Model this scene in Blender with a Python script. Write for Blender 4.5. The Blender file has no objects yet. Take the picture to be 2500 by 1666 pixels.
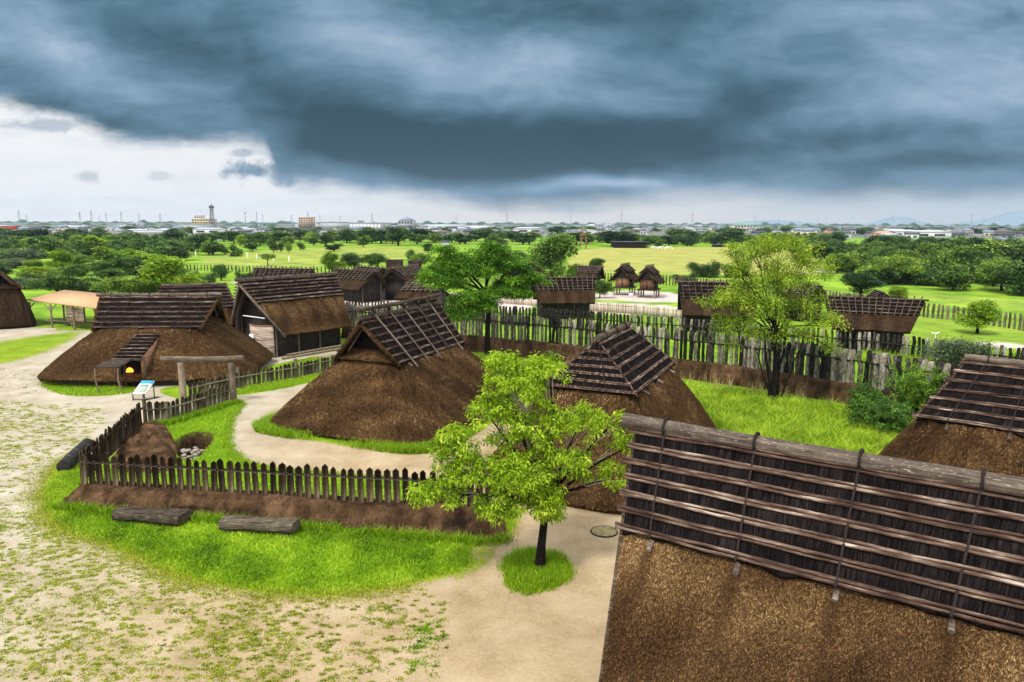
import bpy, math, random
import numpy as np
from mathutils import Matrix, Vector
C = bpy.context.scene.collection
sc = bpy.context.scene
R = math.radians
# ------------------------------------------------------------------ camera
F = 1800.; CH = 11.5; W0 = 2500; H0 = 1666
pitch = math.atan(290 / F); roll = R(0.2)
fw = np.array([0, math.cos(pitch), -math.sin(pitch)]); rt_ = np.array([1., 0, 0]); up_ = np.cross(rt_, fw)
rt = math.cos(roll) * rt_ + math.sin(roll) * up_; up = -math.sin(roll) * rt_ + math.cos(roll) * up_
cam = bpy.data.cameras.new('camera'); cam.sensor_width = 36; cam.sensor_fit = 'HORIZONTAL'; cam.lens = 36 * F / W0
cam.clip_end = 30000; cam.clip_start = .1
co = bpy.data.objects.new('camera', cam); C.objects.link(co)
M4 = Matrix.Identity(4)
for i in range(3):
    M4[i][0] = rt[i]; M4[i][1] = up[i]; M4[i][2] = -fw[i]
M4[2][3] = CH; co.matrix_world = M4
sc.camera = co
def ray(px, py): return fw + (px - W0 / 2) / F * rt + (H0 / 2 - py) / F * up
def P(px, py, z=0.):
    d = ray(px, py); t = (z - CH) / d[2]; return np.array([0, 0, CH]) + t * d
def at(px, py, Y):
    d = ray(px, py); return np.array([0, 0, CH]) + d * Y / d[1]
def zat(px, py, Y): return float(at(px, py, Y)[2])
# ------------------------------------------------------------------ render / world / sun
sc.view_settings.view_transform = 'Standard'; sc.view_settings.look = 'None'
sc.view_settings.exposure = 1.25; sc.view_settings.gamma = 1
sc.render.engine = 'CYCLES'
cy = sc.cycles
cy.max_bounces = 5; cy.diffuse_bounces = 3; cy.glossy_bounces = 2; cy.transmission_bounces = 3; cy.transparent_max_bounces = 6; cy.volume_bounces = 0
cy.use_adaptive_sampling = True; cy.adaptive_threshold = .015
try: cy.use_denoising = True
except Exception: pass

class NT:
    def __init__(s, nt): s.t = nt; nt.nodes.clear()
    def n(s, ty, **k):
        o = s.t.nodes.new(ty); ins = k.pop('ins', {})
        for a, b in k.items(): setattr(o, a, b)
        for a, b in ins.items(): s.set(o, a, b)
        return o
    def set(s, o, a, b):
        i = o.inputs[a]
        if isinstance(b, bpy.types.NodeSocket): s.t.links.new(b, i)
        else:
            if isinstance(b, (tuple, list)) and i.type == 'RGBA' and len(b) == 3: b = (*b, 1)
            i.default_value = b
    def m(s, op, a, b=0., c=None, clamp=False):
        o = s.n('ShaderNodeMath', operation=op); o.use_clamp = clamp; s.set(o, 0, a); s.set(o, 1, b)
        if c is not None: s.set(o, 2, c)
        return o.outputs[0]
    def mix(s, f, a, b, blend='MIX'):
        o = s.n('ShaderNodeMix', data_type='RGBA', blend_type=blend); s.set(o, 0, f); s.set(o, 6, a); s.set(o, 7, b); return o.outputs[2]
    def ramp(s, f, pts, interp='LINEAR'):
        o = s.n('ShaderNodeValToRGB'); o.color_ramp.interpolation = interp; e = o.color_ramp.elements
        while len(e) > 1: e.remove(e[-1])
        e[0].position = pts[0][0]; e[0].color = (*pts[0][1], 1) if isinstance(pts[0][1], tuple) else (pts[0][1],) * 3 + (1,)
        for p, c in pts[1:]:
            x = e.new(p); x.color = (*c, 1) if isinstance(c, tuple) else (c,) * 3 + (1,)
        s.set(o, 0, f); return o.outputs[0]
    def noise(s, vec, scale, detail=3, rough=.55, dist=0.):
        o = s.n('ShaderNodeTexNoise'); s.set(o, 'Vector', vec); s.set(o, 'Scale', scale); s.set(o, 'Detail', detail); s.set(o, 'Roughness', rough); s.set(o, 'Distortion', dist); return o.outputs[0]
    def mapr(s, v, sc3=(1, 1, 1), rot=(0, 0, 0), loc=(0, 0, 0)):
        o = s.n('ShaderNodeMapping'); s.set(o, 'Vector', v); s.set(o, 'Scale', sc3); s.set(o, 'Rotation', rot); s.set(o, 'Location', loc); return o.outputs[0]
    def mr(s, v, a, b, c=0., d=1., smooth=False):
        o = s.n('ShaderNodeMapRange'); o.interpolation_type = 'SMOOTHSTEP' if smooth else 'LINEAR'
        s.set(o, 0, v); s.set(o, 1, a); s.set(o, 2, b); s.set(o, 3, c); s.set(o, 4, d); return o.outputs[0]
def lin(r, g, b):
    f = lambda c: c / 12.92 if c <= .04045 else ((c + .055) / 1.055) ** 2.4
    return (f(r / 255), f(g / 255), f(b / 255))

SUN_EL, SUN_AZ = 58, 215      # azimuth clockwise from +Y
world = bpy.data.worlds.new('World'); sc.world = world; world.use_nodes = True
def build_sky():
    t = NT(world.node_tree)
    tc = t.n('ShaderNodeTexCoord').outputs['Generated']
    sep = t.n('ShaderNodeSeparateXYZ'); t.set(sep, 0, tc); x, y, z = sep.outputs
    ys = t.m('MAXIMUM', y, .08)
    a = t.m('DIVIDE', x, ys); e = t.m('DIVIDE', z, ys)
    cmb = t.n('ShaderNodeCombineXYZ'); t.set(cmb, 0, a); t.set(cmb, 1, e); ae = cmb.outputs[0]
    # domain warp
    nz = t.n('ShaderNodeTexNoise'); t.set(nz, 'Vector', ae); t.set(nz, 'Scale', 3.2); t.set(nz, 'Detail', 4)
    wv = t.n('ShaderNodeVectorMath', operation='SUBTRACT'); t.set(wv, 0, nz.outputs['Color']); t.set(wv, 1, (.5, .5, .5))
    ws = t.n('ShaderNodeVectorMath', operation='MULTIPLY'); t.set(ws, 0, wv.outputs[0]); t.set(ws, 1, (.22, .07, 0))
    wa = t.n('ShaderNodeVectorMath', operation='ADD'); t.set(wa, 0, ae); t.set(wa, 1, ws.outputs[0]); w = wa.outputs[0]
    def ab(px, py):
        d = ray(px, py); return d[0] / d[1], d[2] / d[1]
    val = None
    blobs = [(850, 50, 150, 75, 0, .13), (960, 110, 150, 60, -20, .08), (1210, 140, 220, 60, 0, .12), (1410, 115, 130, 45, 15, .14),
             (110, 100, 200, 80, -20, .16), (1250, 215, 380, 55, -5, .07), (2120, 60, 260, 80, 25, .20), (2420, 215, 240, 70, 12, .22), (2250, 130, 260, 60, 25, .10),
             (1490, 452, 170, 14, 0, .30), (300, 190, 260, 60, -20, .06), (1900, 440, 300, 22, 5, .12),
             (1380, 325, 210, 48, 0, -.30), (1300, 392, 320, 38, -4, -.30), (1350, 462, 520, 24, 0, .14), (960, 365, 190, 48, -8, -.34), (620, 200, 380, 60, -22, -.13),
             (330, 310, 240, 30, -8, -.12), (1780, 250, 300, 60, 18, -.24), (1650, 60, 240, 80, 20, -.12), (1230, 30, 230, 45, 0, -.14), (2330, 398, 260, 24, 4, -.26),
             (900, 270, 330, 50, -22, -.16), (1800, 360, 260, 28, 3, -.16), (100, 190, 200, 30, -12, -.08), (1500, 470, 260, 18, 5, -.10), (1250, 480, 200, 20, 0, -.12), (2150, 330, 260, 22, 0, -.10)]
    for px, py, rx, ry, rot, amp in blobs:
        a0, e0 = ab(px, py)
        sb = t.n('ShaderNodeVectorMath', operation='SUBTRACT'); t.set(sb, 0, w); t.set(sb, 1, (a0, e0, 0))
        mp = t.mapr(sb.outputs[0], rot=(0, 0, -R(rot)))
        mm = t.n('ShaderNodeVectorMath', operation='MULTIPLY'); t.set(mm, 0, mp); t.set(mm, 1, (F / rx, F / ry, 0))
        dd = t.n('ShaderNodeVectorMath', operation='DOT_PRODUCT'); t.set(dd, 0, mm.outputs[0]); t.set(dd, 1, mm.outputs[0])
        g = t.m('EXPONENT', t.m('MULTIPLY', dd.outputs[1], -.8))
        g = t.m('MULTIPLY', g, amp * 1.12)
        val = g if val is None else t.m('ADD', val, g)
    n1 = t.noise(t.mapr(w, (1.5, 5.5, 1), (0, 0, R(14))), 2.3, 6, .55, .6)
    n2 = t.noise(t.mapr(w, (1.2, 5, 1), (0, 0, R(-16)), (3, 1, 0)), 2.8, 5, .5, .4)
    n3 = t.noise(t.mapr(w, (1, 2.6, 1), (0, 0, 0), (5, 2, 0)), 7, 7, .62, .2)
    v = t.m('ADD', val, t.m('MULTIPLY', t.m('SUBTRACT', n1, .5), .55))
    v = t.m('ADD', v, t.m('MULTIPLY', t.m('SUBTRACT', n2, .5), .42))
    v = t.m('ADD', v, t.m('MULTIPLY', t.m('SUBTRACT', n3, .5), .42))
    n5 = t.noise(t.mapr(w, (1, 1.9, 1), (0, 0, R(8)), (1, 9, 0)), 19, 7, .66, .35)
    v = t.m('ADD', v, t.m('MULTIPLY', t.m('SUBTRACT', n5, .5), .24))
    v = t.m('ADD', t.m('MULTIPLY', v, 1.2), .435)
    k = 1 / 2 ** 1.25
    def cc(r, g, b): return tuple(c * k for c in lin(r, g, b))
    col = t.ramp(v, [(0, cc(34, 66, 78)), (.16, cc(52, 86, 102)), (.36, cc(84, 121, 143)), (.56, cc(116, 149, 174)), (.78, cc(150, 177, 203)), (1, cc(196, 208, 220))], 'B_SPLINE')
    # bright gap below the cloud edge
    fc = t.n('ShaderNodeFloatCurve'); cv = fc.mapping.curves[0]
    pts = [(-260, 190), (0, 245), (90, 268), (200, 300), (300, 338), (420, 350), (540, 352), (640, 362), (668, 398), (690, 440), (800, 452), (900, 474), (1050, 486), (1200, 500), (1350, 507), (1500, 492), (1700, 478), (1950, 487), (2150, 480), (2350, 478), (2500, 474), (2800, 470)]
    def un(a_): return (a_ + .9) / 1.8
    cps = []
    for px, py in pts:
        a0, e0 = ab(px, py); cps.append((un(a0), e0 / .3))
    cv.points[0].location = cps[0]; cv.points[1].location = cps[-1]
    for c_ in cps[1:-1]: cv.points.new(*c_)
    fc.mapping.update()
    t.set(fc, 'Value', t.mr(a, -.9, .9))
    eb = t.m('MULTIPLY', fc.outputs[0], .3)
    nb = t.noise(t.mapr(ae, (1, 2.4, 1), (0, 0, 0), (2, 7, 0)), 9, 8, .68)
    nb2 = t.noise(ae, 5, 4, .6)
    amp = t.mr(a, -.6, .2, .05, .028)
    ed = t.m('ADD', t.m('SUBTRACT', eb, e), t.m('MULTIPLY', t.m('SUBTRACT', nb, .5), t.m('MULTIPLY', amp, 1.3)))
    ed = t.m('ADD', ed, t.m('MULTIPLY', t.m('SUBTRACT', nb2, .5), .02))
    soft = t.mr(a, -.1, .5, .017, .024)
    mask = t.mr(t.m('DIVIDE', ed, soft), -1., 1., 0, 1, True)
    # small ragged clouds inside the gap
    def rag(px, py, rx, ry, s):
        a0, e0 = ab(px, py)
        sb = t.n('ShaderNodeVectorMath', operation='SUBTRACT'); t.set(sb, 0, ae); t.set(sb, 1, (a0, e0, 0))
        mm = t.n('ShaderNodeVectorMath', operation='MULTIPLY'); t.set(mm, 0, sb.outputs[0]); t.set(mm, 1, (F / rx, F / ry, 0))
        ln = t.n('ShaderNodeVectorMath', operation='LENGTH'); t.set(ln, 0, mm.outputs[0])
        q = t.noise(ae, 30, 5, .65)
        return t.m('MULTIPLY', t.mr(t.m('ADD', ln.outputs[1], t.m('MULTIPLY', t.m('SUBTRACT', q, .5), 3.2)), 1.25, .3, 0, 1, True), s)
    rg = rag(612, 420, 62, 24, .95)
    for b in ((218, 432, 34, 14, .4), (385, 430, 36, 12, .3), (590, 372, 30, 10, .5), (110, 305, 110, 16, .5), (690, 425, 50, 30, .8)): rg = t.m('MAXIMUM', rg, rag(*b))
    mask = t.m('MULTIPLY', mask, t.m('SUBTRACT', 1, rg))
    bright = t.ramp(t.mr(a, -.7, .7), [(0, cc(246, 247, 248)), (.3, cc(244, 245, 246)), (.5, cc(234, 230, 224)), (.68, cc(226, 224, 222)), (.85, cc(208, 214, 220)), (1, cc(196, 206, 216))])
    bn = t.noise(t.mapr(ae, (1, 6, 1)), 10, 4)
    bright = t.mix(t.mr(bn, .45, .8, 0, .3), bright, cc(190, 200, 212))
    col = t.mix(mask, col, bright)
    # unseen overcast overhead and behind the camera is made bright and even as soft fill light; below it a blue clear sky shows a little
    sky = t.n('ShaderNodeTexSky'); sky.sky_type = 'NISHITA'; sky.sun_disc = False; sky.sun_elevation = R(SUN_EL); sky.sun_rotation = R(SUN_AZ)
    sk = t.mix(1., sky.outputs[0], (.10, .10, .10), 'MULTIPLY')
    sky_fill = t.mix(.3, (.93, .93, .92), sk)
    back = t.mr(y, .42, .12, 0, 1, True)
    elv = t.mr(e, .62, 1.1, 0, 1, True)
    col = t.mix(t.m('MAXIMUM', back, elv), col, sky_fill)
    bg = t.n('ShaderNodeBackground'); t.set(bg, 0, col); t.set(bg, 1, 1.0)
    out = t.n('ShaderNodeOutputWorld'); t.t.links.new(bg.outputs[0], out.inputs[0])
build_sky()
sd = bpy.data.lights.new('sun', 'SUN'); sd.energy = 1.5; sd.angle = R(10); sd.color = (1, .95, .86)
so = bpy.data.objects.new('sun', sd); C.objects.link(so)
az, el = R(SUN_AZ), R(SUN_EL)
sdir = Vector((math.sin(az) * math.cos(el), math.cos(az) * math.cos(el), math.sin(el)))
so.rotation_euler = sdir.to_track_quat('Z', 'Y').to_euler()
so.location = (0, -20, 60)

# ------------------------------------------------------------------ object helpers
def tag(o, label=None, cat=None, group=None, kind=None):
    for k, v in (('label', label), ('category', cat), ('group', group), ('kind', kind)):
        if v: o[k] = v
    return o
def empty(name, loc=(0, 0, 0), rz=0., label=None, cat=None, group=None):
    o = bpy.data.objects.new(name, None); C.objects.link(o); o.location = tuple(map(float, loc)); o.rotation_euler = (0, 0, rz); o.empty_display_size = .2
    return tag(o, label, cat, group)
def npmesh(name, V, Fq, mat=None, parent=None, uv=None, tint=None, col=None, smooth=False):
    """V n x 3, Fq m x k (k = 3 or 4) or a list of such arrays"""
    V = np.asarray(V, np.float32); me = bpy.data.meshes.new(name)
    Fs = [np.asarray(f, np.int32) for f in (Fq if isinstance(Fq, list) else [Fq])]
    loops = np.concatenate([f.ravel() for f in Fs]); tot = np.concatenate([np.full(len(f), f.shape[1], np.int32) for f in Fs])
    st = np.concatenate([[0], np.cumsum(tot)[:-1]]).astype(np.int32)
    me.vertices.add(len(V)); me.vertices.foreach_set('co', V.ravel())
    me.loops.add(len(loops)); me.loops.foreach_set('vertex_index', loops)
    me.polygons.add(len(tot)); me.polygons.foreach_set('loop_start', st); me.polygons.foreach_set('loop_total', tot)
    if smooth: me.polygons.foreach_set('use_smooth', np.ones(len(tot), bool))
    if uv is not None:
        l = me.uv_layers.new(name='UVMap'); l.data.foreach_set('uv', np.asarray(uv, np.float32)[loops].ravel() if len(uv) == len(V) else np.asarray(uv, np.float32).ravel())
    if tint is not None:
        a_ = me.attributes.new('tint', 'FLOAT', 'FACE'); a_.data.foreach_set('value', np.asarray(tint, np.float32))
    if col is not None:
        a_ = me.attributes.new('col', 'FLOAT_COLOR', 'POINT'); a_.data.foreach_set('color', np.asarray(col, np.float32).ravel())
    me.update(calc_edges=True)
    if mat: me.materials.append(mat)
    o = bpy.data.objects.new(name, me); C.objects.link(o)
    if parent: o.parent = parent
    return o
def frame_of(d):
    d = np.asarray(d, float); d = d / (np.linalg.norm(d) + 1e-9)
    h = np.array([0, 0, 1.]) if abs(d[2]) < .9 else np.array([1., 0, 0])
    u = np.cross(d, h); u /= np.linalg.norm(u); return d, u, np.cross(d, u)
class MB:
    def __init__(s): s.V = []; s.Q = []; s.T = []; s.U = []
    def add(s, V, Q=(), T=(), U=None):
        b = len(s.V); V = [tuple(map(float, v)) for v in V]; s.V += V
        s.U += [tuple(u) for u in U] if U is not None else [(v[0], v[2] + v[1]) for v in V]
        s.Q += [tuple(i + b for i in q) for q in Q]; s.T += [tuple(i + b for i in q) for q in T]; return s
    def box(s, c, h, rz=0., ax=None):
        """centre, half sizes"""
        c = np.asarray(c, float)
        if ax is None: ax = [np.array([math.cos(rz), math.sin(rz), 0]), np.array([-math.sin(rz), math.cos(rz), 0]), np.array([0, 0, 1.])]
        V = [c + sx * h[0] * ax[0] + sy * h[1] * ax[1] + sz * h[2] * ax[2] for sz in (-1, 1) for sy in (-1, 1) for sx in (-1, 1)]
        return s.add(V, [(0, 2, 3, 1), (4, 5, 7, 6), (0, 1, 5, 4), (2, 6, 7, 3), (0, 4, 6, 2), (1, 3, 7, 5)])
    def beam(s, a, b, w, h, up=(0, 0, 1)):
        a = np.asarray(a, float); b = np.asarray(b, float); d = b - a; L = np.linalg.norm(d); d /= L
        u = np.cross(d, up); u /= np.linalg.norm(u); v = np.cross(u, d)
        return s.box((a + b) / 2, (L / 2, w / 2, h / 2), ax=[d, u, v])
    def tube(s, pts, r, n=7, cap=True, wob=0., rng=random):
        pts = [np.asarray(p, float) for p in pts]; rs = r if isinstance(r, (list, tuple)) else [r] * len(pts)
        V = []; U = []; L = 0
        for i, p in enumerate(pts):
            d = pts[min(i + 1, len(pts) - 1)] - pts[max(i - 1, 0)]
            if i: L += np.linalg.norm(p - pts[i - 1])
            _, u, v = frame_of(d)
            for k in range(n):
                an = 2 * math.pi * k / n; rr = rs[i] * (1 + wob * (rng.random() - .5))
                V.append(p + rr * (math.cos(an) * u + math.sin(an) * v)); U.append((k / n * .6, L))
        Q = [(i * n + k, i * n + (k + 1) % n, (i + 1) * n + (k + 1) % n, (i + 1) * n + k) for i in range(len(pts) - 1) for k in range(n)]
        T = []
        if cap:
            e0 = len(V); V += V[:n] + V[(len(pts) - 1) * n:len(pts) * n]; U += [(.3, 0)] * n + [(.3, L)] * n
            V += [pts[0], pts[-1]]; U += [(0, 0), (0, L)]; a_ = len(V) - 2
            T = [(a_, e0 + (k + 1) % n, e0 + k) for k in range(n)] + [(a_ + 1, e0 + n + k, e0 + n + (k + 1) % n) for k in range(n)]
        return s.add(V, Q, T, U)
    def grid(s, G, U=None):
        """G rows x cols x 3"""
        G = np.asarray(G, float); r, c = G.shape[:2]
        Q = [(i * c + j, i * c + j + 1, (i + 1) * c + j + 1, (i + 1) * c + j) for i in range(r - 1) for j in range(c - 1)]
        return s.add(G.reshape(-1, 3), Q, (), None if U is None else np.asarray(U).reshape(-1, 2))
    def slab(s, G, U, th):
        """a grid with thickness laid on its underside"""
        G = np.asarray(G, float); n_ = np.cross(G[0, -1] - G[0, 0], G[-1, 0] - G[0, 0]); n_ /= np.linalg.norm(n_)
        if n_[2] < 0: n_ = -n_
        D = G - n_ * th; U = np.asarray(U, float); s.grid(G, U); s.grid(D, U)
        for a, b, u in ((G[0], D[0], U[0]), (G[-1], D[-1], U[-1]), (G[:, 0], D[:, 0], U[:, 0]), (G[:, -1], D[:, -1], U[:, -1])): s.grid(np.stack([a, b]), np.stack([u, u + [0, th]]))
        return s
    def build(s, name, mat, parent=None, smooth=False):
        f = []
        if s.Q: f.append(np.array(s.Q))
        if s.T: f.append(np.array(s.T))
        return npmesh(name, np.array(s.V), f, mat, parent, uv=np.array(s.U), smooth=smooth)
def copy_thing(root, loc, rz=None, scale=None, label=None, cat=None, group=None):
    r = root.copy(); C.objects.link(r); r.location = tuple(map(float, loc))
    if rz is not None: r.rotation_euler = (0, 0, rz)
    if scale is not None: r.scale = scale if isinstance(scale, tuple) else (scale,) * 3
    if label: r['label'] = label
    if cat: r['category'] = cat
    if group: r['group'] = group
    for ch in list(root.children):
        c = ch.copy(); C.objects.link(c); c.parent = r
        for g in list(ch.children):
            d = g.copy(); C.objects.link(d); d.parent = c
    return r
# ------------------------------------------------------------------ materials
MATS = {}
def mat(name, fn, rough=.85, spec=.3, bump=None, transl=None, emit=None):
    """fn(t) -> colour socket or (colour, height socket)"""
    m = bpy.data.materials.new(name); m.use_nodes = True; t = NT(m.node_tree)
    r = fn(t); col, hgt = r if isinstance(r, tuple) and len(r) == 2 else (r, None)
    b = t.n('ShaderNodeBsdfPrincipled'); t.set(b, 'Base Color', col); t.set(b, 'Roughness', rough); t.set(b, 'Specular IOR Level', spec)
    if hgt is not None and bump:
        bp = t.n('ShaderNodeBump'); t.set(bp, 'Height', hgt); t.set(bp, 'Strength', bump[0]); t.set(bp, 'Distance', bump[1]); t.set(b, 'Normal', bp.outputs[0])
    if emit: t.set(b, 'Emission Color', emit[0]); t.set(b, 'Emission Strength', emit[1])
    sh = b.outputs[0]
    if transl:
        tr = t.n('ShaderNodeBsdfTranslucent'); t.set(tr, 0, col); mx = t.n('ShaderNodeMixShader'); t.set(mx, 0, transl)
        t.t.links.new(sh, mx.inputs[1]); t.t.links.new(tr.outputs[0], mx.inputs[2]); sh = mx.outputs[0]
    o = t.n('ShaderNodeOutputMaterial'); t.t.links.new(sh, o.inputs[0]); MATS[name] = m; return m
def UVn(t): return t.n('ShaderNodeUVMap').outputs[0]
def OBJ(t): return t.n('ShaderNodeTexCoord').outputs['Object']
def RND(t): return t.n('ShaderNodeObjectInfo').outputs['Random']
def TINT(t): return t.n('ShaderNodeAttribute', attribute_name='tint').outputs['Fac']
def thatch_fn(lo, mid, hi):
    def f(t):
        uv = UVn(t)
        a = t.noise(t.mapr(uv, (1, .16, 1)), 26, 3, .65); b = t.noise(t.mapr(uv, (1, .45, 1)), 9, 4, .6); c = t.noise(t.mapr(uv, (1, .5, 1)), .8, 4, .6)
        g = t.noise(t.mapr(uv, (1.0, .35, 1)), 60, 2, .6)
        v = t.m('ADD', t.m('MULTIPLY', a, .38), t.m('MULTIPLY', b, .34)); v = t.m('ADD', v, t.m('MULTIPLY', g, .28))
        col = t.ramp(v, [(.36, lo), (.5, mid), (.64, hi)])
        dk = t.mr(c, .42, .66, .62, 1.12)
        st = t.noise(t.mapr(uv, (1, .06, 1), loc=(4, 2, 0)), 1.3, 3, .5)
        dk = t.m('MULTIPLY', dk, t.mr(st, .38, .52, .68, 1.))
        cm = t.n('ShaderNodeCombineXYZ'); [t.set(cm, i, dk) for i in range(3)]
        return t.mix(1., col, cm.outputs[0], 'MULTIPLY'), t.m('ADD', a, g)
    return f
thatch = mat('thatch', thatch_fn((.010, .005, .002), (.082, .043, .018), (.22, .132, .058)), .95, .03, (1., .06))
thatch_grey = mat('thatch_grey', thatch_fn((.014, .009, .006), (.048, .027, .0145), (.11, .07, .04)), .95, .03, (.8, .05))
def straw_fn(t):
    v = TINT(t); return t.ramp(v, [(0, (.009, .005, .002)), (.35, (.042, .021, .0082)), (.62, (.110, .060, .023)), (.85, (.25, .155, .064)), (1, (.42, .30, .14))])
straw = mat('straw', straw_fn, .85, .06)
def bark_fn(t):
    uv = UVn(t)
    a = t.noise(t.mapr(uv, (1, .05, 1)), 30, 3, .6); b = t.noise(t.mapr(uv, (1, .35, 1)), 3, 3, .6)
    v = t.m('ADD', t.m('MULTIPLY', a, .7), t.m('MULTIPLY', b, .4))
    wv = t.n('ShaderNodeTexWave', wave_type='BANDS', bands_direction='X'); t.set(wv, 'Vector', uv); t.set(wv, 'Scale', 1.6); t.set(wv, 'Distortion', 3.); t.set(wv, 'Detail', 1.)
    sm = t.mr(wv.outputs[1], .0, .06, .5, 1.)
    col = t.ramp(v, [(.36, (.0020, .0016, .0016)), (.52, (.0065, .005, .005)), (.66, (.017, .013, .0125)), (.8, (.045, .035, .033))])
    cm = t.n('ShaderNodeCombineXYZ'); [t.set(cm, i, sm) for i in range(3)]
    return t.mix(1., col, cm.outputs[0], 'MULTIPLY'), v
bark = mat('cedar_bark', bark_fn, .95, .02, (.8, .05))
def bamboo_fn(t):
    v = OBJ(t); r = RND(t)
    a = t.noise(t.mapr(v, (.9, 6, 6)), 1.4, 4, .6); b = t.noise(t.mapr(v, (7, 30, 30)), 1, 2, .6)
    vv = t.m('ADD', t.m('MULTIPLY', a, .9), t.m('MULTIPLY', b, .18))
    return t.ramp(t.m('ADD', vv, t.m('MULTIPLY', t.m('SUBTRACT', r, .5), .12)), [(.40, (.022, .011, .007)), (.52, (.064, .037, .026)), (.63, (.145, .098, .070)), (.73, (.33, .26, .205)), (.84, (.56, .47, .40))])
bamboo = mat('weathered_bamboo', bamboo_fn, .75, .12)
def wood_fn(cols, sc3=(14, 14, .9), s=1.):
    def f(t):
        v = OBJ(t); r = RND(t)
        a = t.noise(t.mapr(v, sc3), s * 1.2, 4, .65, .3); b = t.noise(v, 2.2, 3)
        vv = t.m('ADD', t.m('MULTIPLY', a, .75), t.m('MULTIPLY', b, .3)); vv = t.m('ADD', vv, t.m('MULTIPLY', t.m('SUBTRACT', r, .5), .22))
        return t.ramp(vv, cols), a
    return f
def peel_fn(t):
    c, a = wood_fn([(.35, (.030, .021, .015)), (.52, (.065, .050, .039)), (.68, (.135, .108, .085)), (.8, (.26, .215, .17))], (.8, 16, 16))(t)
    f = t.noise(t.mapr(OBJ(t), (4, 22, 22)), 1.6, 3, .6); return t.mix(t.mr(f, .62, .65), c, (.27, .22, .165)), a
peel_log = mat('peeling_ridge_log', peel_fn, .85, .06, (.4, .02))
log_wood = mat('ridge_log_wood', wood_fn([(.35, (.030, .021, .015)), (.52, (.085, .064, .048)), (.68, (.19, .15, .115)), (.8, (.36, .30, .235))], (.8, 16, 16)), .8, .08, (.3, .02))
beam_wood = mat('grey_beam_wood', wood_fn([(.35, (.035, .026, .018)), (.55, (.13, .10, .07)), (.75, (.30, .25, .18))], (.8, 16, 16)), .9, .05, (.4, .02))
picket_wood = mat('picket_wood', wood_fn([(.34, (.005, .0035, .002)), (.48, (.024, .016, .009)), (.62, (.072, .050, .029)), (.78, (.17, .135, .08))], (16, 16, 1.1)), .9, .06, (.6, .025))
fence_wood = mat('grey_fence_wood', wood_fn([(.32, (.022, .018, .011)), (.5, (.085, .070, .042)), (.66, (.18, .155, .10)), (.8, (.32, .29, .21))], (16, 16, 1.1)), .9, .06, (.6, .025))
def stake_fn(t):
    v = OBJ(t); r = RND(t)
    a = t.noise(t.mapr(v, (9, 9, 2.2)), 1.4, 4, .7); vv = t.m('ADD', a, t.m('MULTIPLY', t.m('SUBTRACT', r, .5), .42))
    c = t.ramp(vv, [(.30, (.007, .007, .006)), (.46, (.034, .031, .025)), (.57, (.12, .105, .08)), (.70, (.28, .25, .20)), (.86, (.48, .45, .38))])
    g = t.noise(v, 5, 3); return t.mix(t.mr(g, .54, .7, 0, .4), c, (.06, .07, .022)), a
stake_mat = mat('palisade_stake', stake_fn, .9, .06, (.7, .03))
dark_wood = mat('dark_wall_boards', wood_fn([(.35, (.012, .009, .007)), (.6, (.040, .030, .024)), (.8, (.085, .068, .055))], (10, 10, 1)), .85, .2)
warm_wood = mat('warm_wood', wood_fn([(.35, (.09, .042, .022)), (.6, (.24, .12, .065)), (.8, (.42, .25, .15))], (1, 1, 9)), .8, .2)
pale_wood = mat('pale_roof_boards', wood_fn([(.35, (.42, .24, .12)), (.6, (.62, .38, .21)), (.8, (.72, .50, .30))], (2, 16, 2)), .75, .2)
pole_wood = mat('pale_pole', wood_fn([(.35, (.10, .075, .05)), (.6, (.24, .185, .13)), (.8, (.42, .35, .27))], (14, 14, 2)), .9, .05)
bench_wood = mat('bench_log_wood', wood_fn([(.36, (.012, .009, .006)), (.5, (.042, .033, .024)), (.66, (.11, .088, .062)), (.8, (.25, .21, .155))], (1, 14, 14)), .95, .04, (.5, .02))
black_log = mat('charred_log', wood_fn([(.4, (.006, .005, .005)), (.6, (.020, .018, .017)), (.72, (.05, .045, .041)), (.86, (.30, .28, .25))], (1, 10, 10)), .7, .15, (.5, .02))
rope = mat('dark_rope', lambda t: t.mix(t.noise(OBJ(t), 30), (.008, .006, .006), (.035, .025, .022)), .9, .1)
cord = mat('pale_cord', lambda t: t.mix(t.noise(OBJ(t), 30), (.14, .10, .08), (.28, .21, .17)), .9, .1)
shade_panel = mat('painted_opening_shade', lambda t: t.mix(t.noise(OBJ(t), 4), (.004, .003, .003), (.012, .009, .007)), .95, .05)  # near-black colour painted in for the shade inside openings
trunkm = mat('tree_bark', lambda t: (lambda a: (t.ramp(a, [(.38, (.005, .004, .0035)), (.62, (.022, .017, .013)), (.8, (.09, .075, .06))]), a))(t.noise(t.mapr(OBJ(t), (14, 14, 3)), 1.3, 4, .7)), .9, .05, (.7, .03))
twig = mat('pale_twig', lambda t: t.mix(t.noise(OBJ(t), 6), (.12, .09, .06), (.42, .36, .28)), .8, .2)
def leaf(name, lo, mid, hi, tr=.35, var=.0):
    def f(t):
        v = TINT(t)
        if var: v = t.m('ADD', v, t.m('MULTIPLY', t.m('SUBTRACT', RND(t), .5), var))
        return t.ramp(v, [(0, lo), (.5, mid), (1, hi)])
    return mat(name, f, .55, .25, None, tr)
leaf_bright = leaf('bright_leaves', (.03, .07, .002), (.30, .47, .007), (.70, .84, .09), .44)
leaf_mid = leaf('feathery_leaves', (.014, .045, .002), (.075, .205, .005), (.27, .50, .02), .35)
leaf_yellow = leaf('yellow_green_leaves', (.04, .08, .005), (.24, .36, .014), (.58, .68, .07), .4)
leaf_dark = leaf('dark_leaves', (.008, .026, .004), (.046, .105, .012), (.19, .31, .03), .2, .45)
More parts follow.
